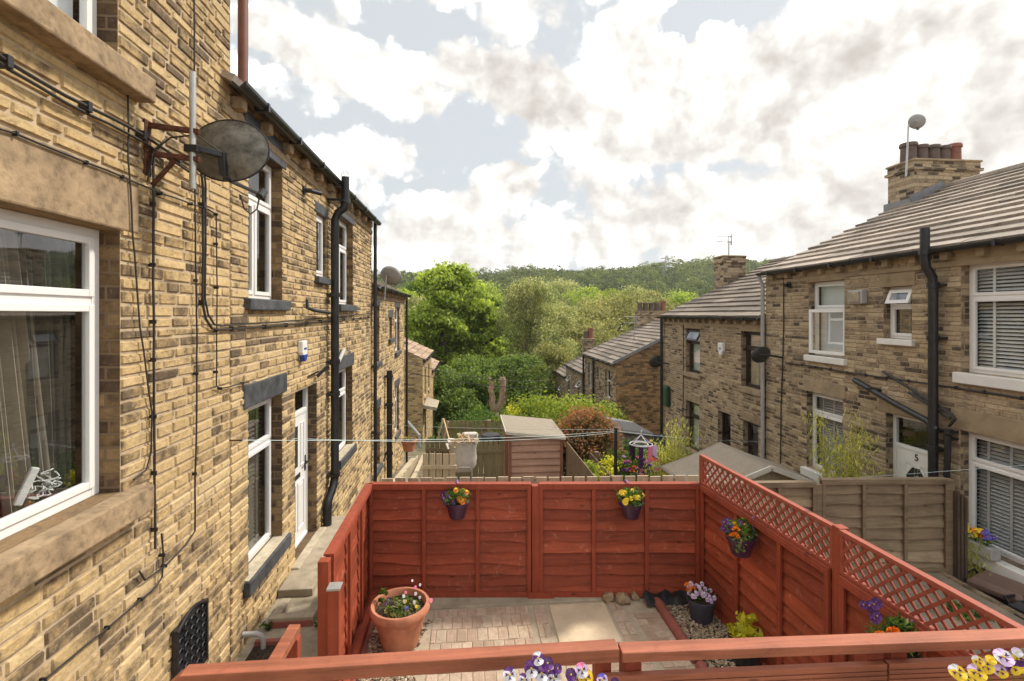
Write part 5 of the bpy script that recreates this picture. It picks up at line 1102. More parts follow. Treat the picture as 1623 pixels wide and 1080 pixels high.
rf = m.build('roof', MAT['felt'], t, smooth=True); sm = rf.modifiers.new('thick','SOLIDIFY'); sm.thickness = .03; sm.offset = -1
m = MB(); m.bar((xr,7.46,zr2),(3.62,7.46,ze2),.025,.08); m.bar((xr,7.46,zr2),(6.0,7.46,ze2),.025,.08); m.build('verge_board', MAT['trim'], t)
# brown lap fence
BF = [(2.96,5.98),(4.42,5.90),(6.12,5.78)]; ZB = 1.19
t = thing('brown_fence', 'weathered brown lap panel fence with sagging top between the trellis and door number 5', 'fence', (4.5,5.9,0))
for i in range(2):
    a, b = Vector(BF[i]), Vector(BF[i+1]); d = (b-a).normalized(); lap_panel(t, tuple(a+d*.04), tuple(b-d*.04), .03, ZB-(.0 if i else .03), (d.y,-d.x), 'brownf', 'brownf', nb=8, seed=40+i, bays=(0,.33,.66,1), bw=.04)
    post(t, b.x, b.y-.01, -.05, ZB-.05*(1-i)-.0, .09, 'brownf')
t = thing('fence_post', 'split rotten dark post at the end of the brown fence', 'post', (6.17,5.70,0)); m = MB()
for k in range(3): m.box(6.13+k*.04,6.165+k*.04,5.66-.01*k,5.75,-.1,1.06-.03*k)
m.build('timber', MAT['brownfd'], t, bev=.006)
# side divider fences
t = thing('board_fence', 'brown board fence running down the garden beside the shed', 'fence', (2.3,10,-1.4)); pickets(t, (2.38,8.9), (2.36,11.6), -1.7, .25, .11, .004, 'brownf', 3, .004, name='boards')
t = thing('board_fence', 'short brown board fence by the black washing line post', 'fence', (3,10.8,-1.6)); pickets(t, (3.0,9.9), (3.0,11.9), -1.8, -.10, .11, .004, 'brownf', 4, .004, name='boards'); post(t, 3.05, 11.5, -1.8, .02, .10, 'brownf')
t = thing('picket_fence', 'tall greenish vertical board fence with rounded tops left of the shed', 'fence', (.4,12.4,-1.7)); pickets(t, (-.62,12.55), (.92,12.35), -1.8, .10, .115, .012, 'green', 5, .01, top='round')
t = thing('picket_fence', 'farther greenish slatted fence above the white bag', 'fence', (0,17,-2.4)); pickets(t, (-.85,17.3), (1.35,17.1), -2.6, -.42, .12, .035, 'green', 6, .01); post(t, .72, 17.1, -2.6, -.38, .14, 'green'); post(t, -.86, 17.2, -2.6, -.36, .12, 'green')
t = thing('picket_fence', 'pale wooden gate of five gapped boards beyond the red fence', 'gate', (-.75,9.6,-1)); pickets(t, (-.87,9.55), (-.22,9.5), -1.2, .62, .105, .025, 'pale', 7, .006)
t = thing('picket_fence', 'light board fence further along behind the pale gate', 'fence', (-.8,12.6,-1.5)); pickets(t, (-1.1,12.9), (-.35,12.7), -1.7, .06, .11, .02, 'green', 8, .01); post(t, -.42, 12.4, -1.7, .12, .11, 'pale')
t = thing('picket_fence', 'pale picket fence seen edge on stepping down beside the left row', 'fence', (-1,9,-.9)); pickets(t, (-1.18,6.4), (-1.05,10.6), -.9, .80, .09, .04, 'pale', 9, .01, zt1=.30)
t = thing('lean_rail', 'loose pale timber leaning on the picket fence beside the left row', 'timber', tuple(P(625,768,9))); m = MB(); m.bar(P(622,768,8.6),P(655,728,10.5),.09,.05); m.bar(P(652,765,8.8),P(672,722,10.6),.08,.04); m.build('planks', MAT['pale'], t)
# bag on chair
t = thing('garden_chair', 'grey metal tube chair under the white bag', 'chair', (-.15,10.9,-1.5)); m = MB()
cx, cy, zc = P(735,745,11.0); BD = -.2; 
m.tube([(cx-.24,cy-.1,-1.45),(cx-.24,cy-.1,-.18),(cx-.20,cy-.1,-.10),(cx+.14,cy-.1,-.10),(cx+.18,cy-.1,-.18),(cx+.18,cy-.1,-1.45)], .016, 8); m.build('frame', MAT['galv'], t, smooth=True)
m = MB(); m.box(cx-.24,cx+.18,cy-.08,cy+.36,-.50,-.46); m.build('seat', MAT['blackp'], t, bev=.01)
for sx in (-.24,.18): m = MB(); m.tube([(cx+sx,cy+.36,-1.45),(cx+sx,cy+.36,-.4)], .016, 6); m.build('leg', MAT['galv'], t)
t = thing('rubble_bag', 'bulging white woven bag filled with cut wood', 'bag', (cx-.02,cy+.15,.0)); m = MB(); K = 20; prof = [(.02,0.0),(.22,.0),(.29,.12),(.31,.3),(.30,.48),(.33,.62),(.35,.66),(.30,.63),(.27,.55)]; vs = []
for r, z in prof:
    for j in range(K): a = 2*PI*j/K; k = 1/max(abs(math.cos(a)),abs(math.sin(a)))**.55; w = 1+.05*math.sin(a*5+z*11); vs.append((cx-.02+r*k*w*math.cos(a), cy+.2+r*.75*k*w*math.sin(a), -.25+z+(.03*math.sin(a*3) if z > .5 else 0)))
m.add(vs, [(i*K+j, i*K+(j+1)%K, (i+1)*K+(j+1)%K, (i+1)*K+j) for i in range(len(prof)-1) for j in range(K)]); m.build('sack', MAT['bag'], t, smooth=True)
m = MB()
for i in range(46):
    a = Vector((cx+random.uniform(-.25,.2), cy+.2+random.uniform(-.15,.15), .32+random.uniform(0,.14))); d = Vector((random.uniform(-1,1), random.uniform(-1,1), random.uniform(-.2,.6))).normalized(); m.bar(a, a+d*random.uniform(.12,.28), .03, .02)
m.build('cut_wood', MAT['cane'], t)
t = thing('broom', 'light wooden broom handle leaning by the white bag', 'broom', tuple(P(712,742,12))); m = MB(); m.tube([P(703,664,13.5),P(714,705,12.1)], .022, 6); m.build('handle', MAT['cane'], t); m = MB(); m.bar(P(712,703,12.1),P(716,712,12.0),.22,.05); m.build('brush_head', MAT['bag'], t)
o = P(745,695,14.5); m = MB(); m.box(o.x-.26,o.x+.24,o.y,o.y+.3,o.z-.3,o.z+.14); tag(m.build('white_sack', MAT['bag'], bev=.09), 'small second white sack behind the wood filled bag', 'bag')
o = P(778,696,13.8); m = MB(); m.lathe([(.1,0),(.3,.05),(.36,.15),(.25,.28),(.02,.3)], (o.x,o.y,o.z-.15), 14); tag(m.build('black_bag', MAT['foil'], smooth=True), 'black bin bag left of the shed', 'bag')
o = P(648,706,14.0); t = planted('flower_pot', 'small orange terracotta pot far down by the left row', (o.x,o.y,o.z-.15), [(.15,0),(.2,.25),(.23,.26),(.23,.31),(.2,.31)], 'terra', 51, [], 'leaf_olv', .15,.1,(8,8),.07, group='flower pots')
t = thing('ladder', 'pale timber frame standing beside the farther slatted fence', 'timber frame', tuple(P(700,700,15.5))); m = MB(); m.bar(P(690,712,15.5),P(702,664,15.5),.07,.05); m.bar(P(700,712,15.6),P(710,668,15.6),.06,.05); m.build('planks', MAT['pale'], t)
t = thing('porch_canopy', 'small pale canopy over a door on the far left stone house', 'canopy', tuple(P(683,646,26))); a = P(683,643,25); m = MB(); m.add([( -2.2,a.y-1.0,a.z+.05),(-1.55,a.y-1,a.z-.08),(-1.55,a.y+1,a.z-.08),(-2.2,a.y+1,a.z+.1)], [(0,1,2,3)]); o = m.build('roof', MAT['concrete'], t); s_ = o.modifiers.new('t','SOLIDIFY'); s_.thickness = .16; m = MB(); m.tube([(-1.6,a.y-.95,a.z-.15),(-1.6,a.y-.95,-4)], .05, 6); m.build('post', MAT['black'], t)
t = thing('lean_pipe', 'grey waste pipe angled down the gable of the far left house', 'drainpipe', tuple(P(645,668,22))); m = MB(); m.tube([P(645,668,22),P(664,690,22),P(665,720,22)], .07, 6); m.build('pipe', MAT['greypipe'], t)
# dark lean-to roof right
t = thing('lean_to', 'dark grey felt roofed lean-to in front of the brown gable', 'shed', tuple(P(1000,700,16))); a, b, c, d = P(962,663,17.5), P(1003,671,17.0), P(1036,690,14.6), P(986,684,14.6); m = MB(); m.prism([a,b,c,d], (0,0,.05)); m.build('roof', MAT['feltg'], t)
m = MB(); m.prism([Vector((d.x+.1,d.y+.05,d.z-.02)),Vector((c.x-.1,c.y+.05,c.z-.02)),Vector((c.x-.1,c.y+.05,-2.4)),Vector((d.x+.1,d.y+.05,-2.4))], (0,1.8,0)); m.build('wall', MAT['feltg'], t); m = MB(); m.bar(a,d,.05,.09); m.bar(d,c,.05,.06); m.build('trim', MAT['greypipe'], t)
# washing line post + lines
pt = onY(976,683,9.6); m = MB(); m.tube([(pt.x-.02,9.6,-1.4),(pt.x,9.6,pt.z+.06)], .035, 8); tag(m.build('line_post', MAT['black'], smooth=True), 'thin dark washing line post beside the red leaved bush', 'post')
H1 = Vector(lp(384,698,.12)); top = Vector((pt.x,9.6,pt.z))
hk = MB(); hk.tube([(-2.2,H1.y,H1.z),(-2.08,H1.y,H1.z)], .008, 6); tag(hk.build('line_hook', MAT['rust']), 'rusty washing line hook between the white framed lower window and big window', 'hook')
def sagline(label, a, b, sag, r=.0028, group='washing lines'):
    a, b = Vector(a), Vector(b); m = MB(); m.tube([a.lerp(b, i/20)-Vector((0,0,sag*4*(i/20)*(1-i/20))) for i in range(21)], r, 4, cap=False); tag(m.build('washing_line', MAT['line']), label, 'washing line', group)
sagline('washing line from the rusty hook on the left wall to the dark post', H1, top, .06)
sagline('washing line from the hook beside the white door to the dark post', lp(463,695,.05), top+Vector((0,0,-.03)), .10)
sagline('washing line from the second left house to the dark post', onX(600,672,-2.15), top+Vector((0,0,.03)), .05)
sagline('washing line from the dark post to the brown framed house', top, onX(1200,700,6.8), .05)
sagline('white washing line crossing in front of door number 5', onX(1130,735,6.8)+Vector((-2.6,-1.9,0)), (6.75,5.0,1.62), .02)
t = thing('clothes_airer', 'round pink and white peg airer with small washing hanging among the flowers', 'clothes airer', tuple(P(1018,704,9.8))); c = P(1016,704,9.8); m = MB()
m.tube([c+Vector((.22*math.cos(a),.22*math.sin(a),0)) for a in [2*PI*i/20 for i in range(21)]], .009, 6); m.tube([c+Vector((.14*math.cos(a),.14*math.sin(a),0)) for a in [2*PI*i/16 for i in range(17)]], .01, 5)
for i in range(4): a = PI/2*i+.4; m.tube([c+Vector((.24*math.cos(a),.24*math.sin(a),0)), c+Vector((0,0,.18))], .008, 5)
m.tube([c+Vector((0,0,.18)), c+Vector((0,0,.25)), c+Vector((.03,0,.28))], .01, 5); m.build('ring', MAT['p_white'], t)
for i, (a, mt, L) in enumerate([(3.4,'foil',.28),(4.2,'p_deep',.40),(5.0,'p_pink',.30),(5.7,'p_lilac',.30),(.6,'blue',.25),(2.6,'p_deep',.24)]):
    b = c+Vector((.23*math.cos(a),.23*math.sin(a),0)); m = MB(); m.prism([b, b+Vector((.09,0,0)), b+Vector((.08,0,-L)), b+Vector((.01,.01,-L-.03))], (0,.012,0)); m.build('garment', MAT[mt], t)
a, b = P(1034,689,11.5), P(1056,692,11.5); m = MB(); K = 10; vs = []
for j in range(2):
    for i in range(K): vs.append((a.x+(b.x-a.x)*i/(K-1), a.y+.02*math.sin(i*2), (a.z if j else a.z-.5)))
m.add(vs, [(i,i+1,K+i+1,K+i) for i in range(K-1)]); o = m.build('hung_cloth', MAT['blue']); o.modifiers.new('t','SOLIDIFY').thickness = .01; tag(o, 'dark blue cloth hung on the line by the brown framed house', 'washing')
# bins + ledge on the right
m = MB(); m.prism([(2.95,-.5,-.05),(5.98,-.5,-.05),(5.98,5.95,-.05),(2.95,5.95,-.05)], (0,0,.07)); tag(m.build('rough_concrete', MAT['roughc'] if 'roughc' in MAT else MAT['concrete']), kind='structure')
m = MB(); m.box(5.93,6.0,-.5,7.2,-1.0,.04); tag(m.build('retaining_wall', MAT['stoneRf'], bev=0), 'low stone retaining wall edge above the sunken path with the bins', 'wall')
m = MB(); m.box(6.01,6.84,-.5,10,-.93,-.885); tag(m.build('sunken_path', MAT['concrete']), kind='structure')
def bin_(label, x, y, lid, a, z=-.885, h=1.02, sc=1):
    t = thing('wheelie_bin', label, 'bin', (x,y,z), 'wheelie bins in the sunken path'); t.rotation_euler = (0,0,a); t.scale = (sc, sc, 1)
    def L_(mm, nm, mt, bev=.015, par=None):
        o = mm.build(nm, MAT[mt], None, bev=bev); o.parent = par or t; return o
    m = MB(); m.add([(-.2,-.24,.0),(.2,-.24,.0),(.2,.24,.0),(-.2,.24,.0),(-.26,-.33,h-.1),(.26,-.33,h-.1),(.26,.33,h-.1),(-.26,.33,h-.1)], [(0,3,2,1),(4,5,6,7),(0,1,5,4),(1,2,6,5),(2,3,7,6),(3,0,4,7)]); L_(m,'body','blackp')
    m = MB(); m.box(-.29,.29,-.36,.34,h-.1,h-.04); 
    m.add([(-.29,-.36,h-.04),(.29,-.36,h-.04),(.29,.34,h-.04),(-.29,.34,h-.04),(-.24,-.30,h+.01),(.24,-.30,h+.01),(.24,.28,h+.02),(-.24,.28,h+.02)], [(4,5,6,7),(0,1,5,4),(1,2,6,5),(2,3,7,6),(3,0,4,7)]); lidm = L_(m,'lid',lid)
    m = MB()
    for k in range(5): m.box(-.22,.22,-.24+k*.1,-.22+k*.1,h+.012,h+.026)
    if lid == 'blackp': L_(m,'lid_rib',lid,.003,lidm)
    m = MB(); m.tube([(-.2,.36,h-.08),(-.2,.42,h-.02),(.2,.42,h-.02),(.2,.36,h-.08)], .016, 8); L_(m,'handle','blackp',0)
    for s in (-.24,.24): m = MB(); m.tube([(s-.02,.28,.1),(s+.02,.28,.1)], .1, 14); L_(m,'wheel','blackp',0)
    return t
bin_('bin with a brown lid nearest the rotten fence post', 6.46, 5.42, 'binbrown', R(20), h=.92, sc=.78); bin_('black bin with ribbed lid at the right edge', 6.44, 4.78, 'blackp', R(8), h=.93)
# window box
t = thing('window_box', 'grey trough of yellow and violet pansies on the white sill of the lower right window', 'planter', (6.72,5.98,.14)); m = MB(); m.box(6.66,6.80,5.72,6.16,.135,.29); m.build('box', MAT['greypipe'], t, bev=.015)
rg = np.random.RandomState(3); Cc = np.stack([6.66+.12*rg.rand(30), 5.72+.5*rg.rand(30), .3+.13*rg.rand(30)], 1); V, F, T = leaf_cloud(Cc, 10, .06, .04, .8, 0, rg.rand(30), .5); np_mesh('foliage', V, F, MAT['leaf_grn'], t, T)
for i in range(26):
    yy = 5.72+.46*rg.rand(); flower(t, (6.64+.1*rg.rand(), yy, .38+.10*rg.rand()), (-.8,-.5,.5), .06, ('violet','blue') if yy < 5.86 else (('yellow',) if rg.rand() < .8 else ('orange',)))
for (x, y, lab) in [(5.4,4.9,'weed patch on the rough concrete near the bins'),(5.55,3.9,'low green weeds at the right edge of the rough concrete')]: shrub('weed', lab, (x,y,.02), .16, .08, 24, 10, .05, 'leaf_grn', 'weed', 'weeds on the rough concrete', stems=0)
m = MB(); m.tube([(3.55,3.9,.02),(3.6,3.9,.35),(3.57,3.92,.62)], [.09,.08,.07], 10); tag(m.build('tree_stump', MAT['cane'], smooth=True), 'sawn bare trunk stub behind the trellis', 'stump')
# shrubs
def gz(p): return (p.x, p.y, ground_z(p.x, p.y))
def sh(name, lab, u, vt, tt, r, k, n, size, mat, seed, **kw):
    p = P(u, vt, tt); b = gz(p); return shrub(name, lab, b, r, p.z-b[2], k, n, size, mat, seed=seed, **kw)
sh('photinia_bush', 'dense bush with red young leaves on top behind the shed', 928, 658, 13.2, .86, 190, 80, .075, 'leaf_olv2', 1, stems=6, spread=.30)
pb = [x for x in COL.objects if x.name == 'photinia_bush'][0]; bb_ = pb.location; rg = np.random.RandomState(9); k_ = 120; q = rg.normal(size=(k_,3)); q /= np.linalg.norm(q,axis=1,keepdims=True); q[:,2] = np.abs(q[:,2]); hh_ = P(928,658,13.2).z-bb_.z
Cp = np.stack([bb_.x+q[:,0]*.84, bb_.y+q[:,1]*.84, bb_.z+hh_*(.60+.42*q[:,2])],1); V, F, T = leaf_cloud(Cp, 34, .26, .075, .7, 0, .35+.6*rg.rand(k_)); np_mesh('young_leaves', V, F, MAT['leaf_phot'], pb, T)
sh('evergreen_shrub', 'rounded bright yellow green shrub left of the house gables', 858, 628, 23, 1.45, 130, 60, .13, 'leaf_yel', 2, group='light green shrubs')
sh('evergreen_shrub', 'broad fresh green shrub under the white swung windows', 915, 634, 21, 1.5, 150, 60, .12, 'leaf_yel', 3, group='light green shrubs')
sh('evergreen_shrub', 'light green shrub just left of the brown gable', 952, 642, 21.5, 1.2, 120, 60, .12, 'leaf_yel', 4, group='light green shrubs')
sh('golden_shrub', 'small golden flowered shrub left of the yellow green shrub', 815, 640, 24, .8, 60, 50, .10, 'leaf_lime', 5)
sh('ground_shrub', 'low green shrub above the farther slatted fence', 770, 655, 22, 2.2, 120, 50, .12, 'leaf_grn', 6)
sh('yellow_bush', 'small yellow green bush by the short brown fence', 962, 722, 10.9, .42, 50, 40, .06, 'leaf_lime', 7, group='small garden plants'); sh('yellow_bush', 'small lime bush at the foot of the red leaved bush', 938, 722, 10.6, .3, 40, 40, .05, 'leaf_yel', 17, group='small garden plants')
sh('garden_plant', 'leafy green border plant under the peg airer', 1000, 700, 11.2, .55, 90, 40, .07, 'leaf_grn', 8, group='small garden plants')
sh('garden_plant', 'reddish border plant right of the washing line post', 985, 705, 11.6, .35, 50, 40, .06, 'leaf_phot', 18, group='small garden plants')
t = thing('border_flowers', 'cluster of magenta and violet border flowers under the peg airer', 'flowers', tuple(P(1010,750,10)))
for i in range(40):
    p = P(random.uniform(982,1045), random.uniform(722,760), random.uniform(9.4,10.2)); pompom(t, p, random.uniform(.06,.11), random.choice(['pink','violet','pink','lilac','orange']))
def bamboo(lab, u, vt, tt, r, ns, seed, zb=None, k=9, leaf='leaf_bam', ls=.10):
    p = P(u, vt, tt); b = gz(p); h = p.z-b[2]; t = thing('bamboo_plant', lab, 'bamboo', b, 'bamboo clumps'); rs = random.Random(seed); m = MB(); Cc = []
    for i in range(ns):
        a = rs.uniform(0,6.28); rr = rs.uniform(.1,1)*r; hh = h*rs.uniform(.6,1.0); e = Vector(b)+Vector((math.cos(a)*rr, math.sin(a)*rr, hh)); s = Vector(b)+Vector((math.cos(a)*rr*.3, math.sin(a)*rr*.3, 0)); mdl = s.lerp(e,.6)+Vector((0,0,.08)); m.tube([s, mdl, e], [.010,.007,.003], 5)
        for j in range(k): f = rs.uniform(.35,1); Cc.append((s.lerp(mdl, f/.6) if f < .6 else mdl.lerp(e,(f-.6)/.4))+Vector((rs.uniform(-.05,.05),)*3))
    m.build('stem', MAT['leaf_bam_stem'], t); V, F, T = leaf_cloud(np.array([tuple(q) for q in Cc]), 14, .22, ls, .6, .04, None, .16); np_mesh('foliage', V, F, MAT[leaf], t, T); return t
MAT['leaf_bam_stem'] = M_plain('bamboo_stem', (.35,.30,.10), .6)
bamboo('yellowing bamboo clump right of the peg airer by the brown framed house', 1066, 662, 10.6, .55, 26, 1, k=12); bamboo('tall thin bamboo in front of the lower window of number 5', 1345, 655, 8.0, .50, 20, 2, k=12)
bamboo('sparse bamboo shoots between the fence post and the window box', 1537, 838, 6.5, .14, 12, 3, k=6, ls=.07)

# ============================================================ TREES
def T_(name, lab, u, vt, tt, r, mat, seed, z0f=.12, **kw):
    p = P(u, vt, tt); b = gz(p); h = p.z-b[2]; d = dict(lobes=26, per=9, n=70, size=.28); d.update(kw); return tree(name, lab, b, h, r, h*z0f, d.pop('lobes'), d.pop('per'), d.pop('n'), d.pop('size'), 'leaf_'+mat, seed, **d)
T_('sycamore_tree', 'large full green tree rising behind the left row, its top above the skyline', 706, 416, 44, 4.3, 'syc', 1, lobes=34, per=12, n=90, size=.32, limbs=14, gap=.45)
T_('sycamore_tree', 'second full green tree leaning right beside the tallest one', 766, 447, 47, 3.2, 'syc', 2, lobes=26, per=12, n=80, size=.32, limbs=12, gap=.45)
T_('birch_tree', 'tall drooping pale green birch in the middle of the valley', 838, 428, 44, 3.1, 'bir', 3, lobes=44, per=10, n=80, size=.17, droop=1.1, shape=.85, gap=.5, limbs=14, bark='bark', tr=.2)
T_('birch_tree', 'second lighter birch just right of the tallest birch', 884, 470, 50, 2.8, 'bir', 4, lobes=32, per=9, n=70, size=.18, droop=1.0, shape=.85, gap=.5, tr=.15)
T_('willow_tree', 'low dark green tree in the shade under the tall green trees', 705, 585, 33, 2.4, 'drk', 5, lobes=26, per=9, n=60, size=.18, droop=.4); T_('willow_tree', 'low dark tree between the big green tree and the birch', 748, 560, 36, 3.0, 'drk', 6, lobes=28, per=9, n=60, size=.19, droop=.4)
T_('willow_tree', 'dark green tree at the foot of the birch', 815, 560, 38, 3.1, 'drk', 7, lobes=28, per=9, n=60, size=.19); T_('willow_tree', 'green tree left of the lowest right roof', 872, 545, 40, 2.7, 'olv', 8, lobes=26, per=9, n=60, size=.19, droop=.4)
far = [(655,462,60,4,'bir'),(636,452,75,5,'syc'),(668,440,80,5,'drk'),(800,452,72,5,'drk'),(905,476,66,5,'olv'),(935,470,74,6,'olv'),(968,462,80,6,'olv'),(1003,463,82,6,'olv'),(1040,466,88,5.5,'olv'),(1075,476,84,5,'olv'),(925,452,112,7,'syc'),(960,450,120,7,'yel'),(1000,452,128,7,'bir'),(1040,456,118,6,'olv'),(1090,460,110,7,'syc'),(1120,464,105,6,'yel'),(850,446,120,8,'drk'),(890,440,125,8,'bir'),(720,450,110,8,'drk'),(770,446,115,8,'syc'),(1150,452,125,8,'drk'),(1190,446,130,8,'syc'),(1240,446,135,9,'olv')]
desc = {'syc':'mid green','bir':'pale green','drk':'dark green','olv':'brownish olive','yel':'yellow green'}
where = ['just over the second left house roof','left of the tallest tree, lower','behind the left shoulder of the tallest tree','between the tall tree and birch, farther','right of the birches, nearest the chimney pots','above the two potted chimneys on the right, leftmost','above the third right roof','in the valley left of the pylon','in front of the pylon foot','above the roof edge of the brown framed house','farther up the valley side behind the olive trees','farther right of the birch top','rounded, below the wooded hill in the centre','beyond the olive trees left of the pylon','right of the pylon near the capped chimney','beside the capped chimney','behind the birch crown','peeping right of the birch crown','behind the tallest tree','behind the gap between tall tree and birch','behind the capped chimney','behind the roof junction of the right houses','hidden beyond the right roofs']
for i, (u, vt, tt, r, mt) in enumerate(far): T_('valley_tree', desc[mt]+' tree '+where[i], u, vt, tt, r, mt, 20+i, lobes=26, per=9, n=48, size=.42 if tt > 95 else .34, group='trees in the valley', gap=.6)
# bare pruned trunk
p = P(787,650,30); b = gz(p); t = thing('pruned_tree', 'bare pinkish pruned tree with two twisted stubs below the birch', 'tree', b); m = MB(); z = p.z
m.tube([b,(b[0],b[1],z-.6),(b[0]-.1,b[1],z)], [.28,.25,.2], 9)
for s, q in ((-1,[(-.15,0),(-.28,.4),(-.25,.9),(-.38,1.3),(-.30,1.6)]),(1,[(.05,0),(.30,.5),(.34,1.0),(.42,1.5),(.46,1.9),(.40,2.1)])):
    m.tube([(b[0]+x,b[1]+.05*s,z+y*.95) for x, y in q], [.2,.19,.17,.15,.13,.08][:len(q)], 8)
for i in range(60): a = Vector((b[0]+random.choice((-.3,.38))+random.uniform(-.12,.12), b[1]+random.uniform(-.1,.1), z+random.uniform(.3,1.9))); m.tube([a, a+Vector((random.uniform(-.25,.25),0,random.uniform(.1,.35)))], [.05,.01], 5)
m.build('trunk', MAT['barkp'], t, smooth=True)
# woodland on the far hill
rs = np.random.RandomState(5); cs = []
for yy in np.arange(135, 440, 8.6):
    for kk in np.arange(-.42, .95, 8.2/yy):
        x = kk*yy+rs.uniform(-2.5,2.5); y = yy+rs.uniform(-3,3); cs.append((x, y, far_z(x, y)+rs.normal()*1.6, rs.uniform(3.4,6.6), rs.rand()))
cs = np.array(cs); print('hill crowns', len(cs)); k = 18; nC = len(cs); d = rs.normal(size=(nC*k,3)); d /= np.linalg.norm(d, axis=1, keepdims=True); d[:,2] = np.abs(d[:,2])
c3 = np.repeat(cs, k, 0); C = np.stack([c3[:,0]+d[:,0]*c3[:,3], c3[:,1]+d[:,1]*c3[:,3], c3[:,2]+3.0+d[:,2]*c3[:,3]*.95], 1)
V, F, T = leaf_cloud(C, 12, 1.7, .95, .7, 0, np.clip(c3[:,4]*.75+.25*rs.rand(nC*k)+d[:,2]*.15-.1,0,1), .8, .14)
tag(np_mesh('woodland', V, F, MAT['leaf_hill'], None, T), kind='stuff')
# pylon
p = P(1057,405,300); b = gz(P(1057,460,300)); t = thing('electricity_pylon', 'lattice electricity pylon standing against the wooded hill', 'pylon', b); m = MB(); H = p.z-b[2]; B_ = Vector(b)
wid = lambda f: 3.4*(1-f)**1.3+.5
for sx in (-1,1):
    for sy in (-1,1): m.tube([B_+Vector((sx*wid(f),sy*wid(f),H*f)) for f in (0,.25,.5,.75,1)], .16, 4)
for i in range(9):
    f0, f1 = i/9, (i+1)/9
    for s in (-1,1): m.tube([B_+Vector((s*wid(f0),-wid(f0),H*f0)), B_+Vector((-s*wid(f1),-wid(f1),H*f1))], .10, 4); m.tube([B_+Vector((-wid(f0),s*wid(f0),H*f0)), B_+Vector((-wid(f1),-s*wid(f1),H*f1))], .10, 4)
m.build('lattice_tower', MAT['alum'], t); m = MB()
for f, L in ((.62,5),(.76,6),(.9,4)): m.tube([B_+Vector((-L,0,H*f)), B_+Vector((0,0,H*f+.9)), B_+Vector((L,0,H*f))], .14, 4); m.tube([B_+Vector((-L,0,H*f)), B_+Vector((L,0,H*f))], .14, 4)
m.build('cross_arm', MAT['alum'], t)
# overhead wires across the street
for i, (a, b_, lab) in enumerate([(P(646,575,20),P(900,598,34),'upper overhead wire across the far end of the street'),(P(646,590,20),P(1050,600,18),'lower overhead wire across the far end of the street')]):
    m = MB(); m.tube([a.lerp(b_, j/16)-Vector((0,0,.5*4*(j/16)*(1-j/16))) for j in range(17)], .012, 4, cap=False); tag(m.build('overhead_wire', MAT['cable']), lab, 'wire', 'overhead wires')

hz = MB(); hz.box(-950, 1550, -100, 2600, -17, 62); mh, nt, out = newmat('haze_air'); n = N(nt); pv = n.n('ShaderNodeVolumePrincipled'); pv.inputs['Color'].default_value = (.93,.95,1,1); pv.inputs['Density'].default_value = .00024; pv.inputs['Anisotropy'].default_value = .3; n.l(pv.outputs[0], out.inputs['Volume'])
tag(hz.build('haze', mh), kind='stuff')
# ============================================================ SKY, LIGHT, CAMERA
w = bpy.data.worlds.new('World'); S.world = w; w.use_nodes = True; nt = w.node_tree; nt.nodes.clear(); n = N(nt); out = nt.nodes.new('ShaderNodeOutputWorld')
SUN = Vector((.80,.30,.98)).normalized(); el = math.asin(SUN.z); az = math.atan2(SUN.x, SUN.y)
sk = n.n('ShaderNodeTexSky', sky_type='NISHITA'); sk.sun_disc = False; sk.sun_elevation = el; sk.sun_rotation = az; sk.air_density = 1.0; sk.dust_density = 2.0; sk.ozone_density = 1.0
bg1 = n.n('ShaderNodeBackground'); bg1.inputs[1].default_value = .080
n.l(n.mix(.86, sk.outputs[0], (4.75,4.95,5.0)), bg1.inputs[0])
tc = n.n('ShaderNodeTexCoord'); D = tc.outputs['Generated']; sp = n.n('ShaderNodeSeparateXYZ'); n.l(D, sp.inputs[0]); X_, Y_, Z_ = sp.outputs
zz = n.math('ADD', n.math('MAXIMUM', Z_, 0), .16); cb = n.n('ShaderNodeCombineXYZ'); n.l(n.math('DIVIDE', X_, zz), cb.inputs[0]); n.l(n.math('DIVIDE', Y_, zz), cb.inputs[1]); n.l(n.math('MULTIPLY', Z_, 1.5), cb.inputs[2]); PV = cb.outputs[0]
AZ = n.math('ARCTAN2', X_, Y_); EL = n.math('ARCSINE', Z_)
wn = n.n('ShaderNodeTexNoise'); n.l(D, wn.inputs['Vector']); wn.inputs['Scale'].default_value = 5; wn.inputs['Detail'].default_value = 6; wn.inputs['Roughness'].default_value = .6
wsp = n.n('ShaderNodeSeparateXYZ'); n.l(wn.outputs['Color'], wsp.inputs[0])
AZw = n.math('ADD', AZ, n.math('MULTIPLY', n.math('SUBTRACT', wsp.outputs[0], .5), .20)); ELw = n.math('ADD', EL, n.math('MULTIPLY', n.math('SUBTRACT', wsp.outputs[1], .5), .14))
def ae(u, v): d = P(u, v, 1)-Vector((0,0,EYE)); d.normalize(); return math.atan2(d.x, d.y), math.asin(d.z)
def blob(u, v, ru, rv, k=1):
    a0, e0 = ae(u, v); a1, _ = ae(u+ru, v); _, e1 = ae(u, v-rv); ra, re = abs(a1-a0), abs(e1-e0)
    s = n.math('ADD', n.math('POWER', n.math('MULTIPLY', n.math('SUBTRACT', AZw, a0), 1/ra), 2), n.math('POWER', n.math('MULTIPLY', n.math('SUBTRACT', ELw, e0), 1/re), 2))
    return n.math('MULTIPLY', n.math('SUBTRACT', 1.25, s, clamp=True), k)
def total(lst):
    o = None
    for q in lst: b = blob(*q); o = b if o is None else n.math('ADD', o, b)
    return o
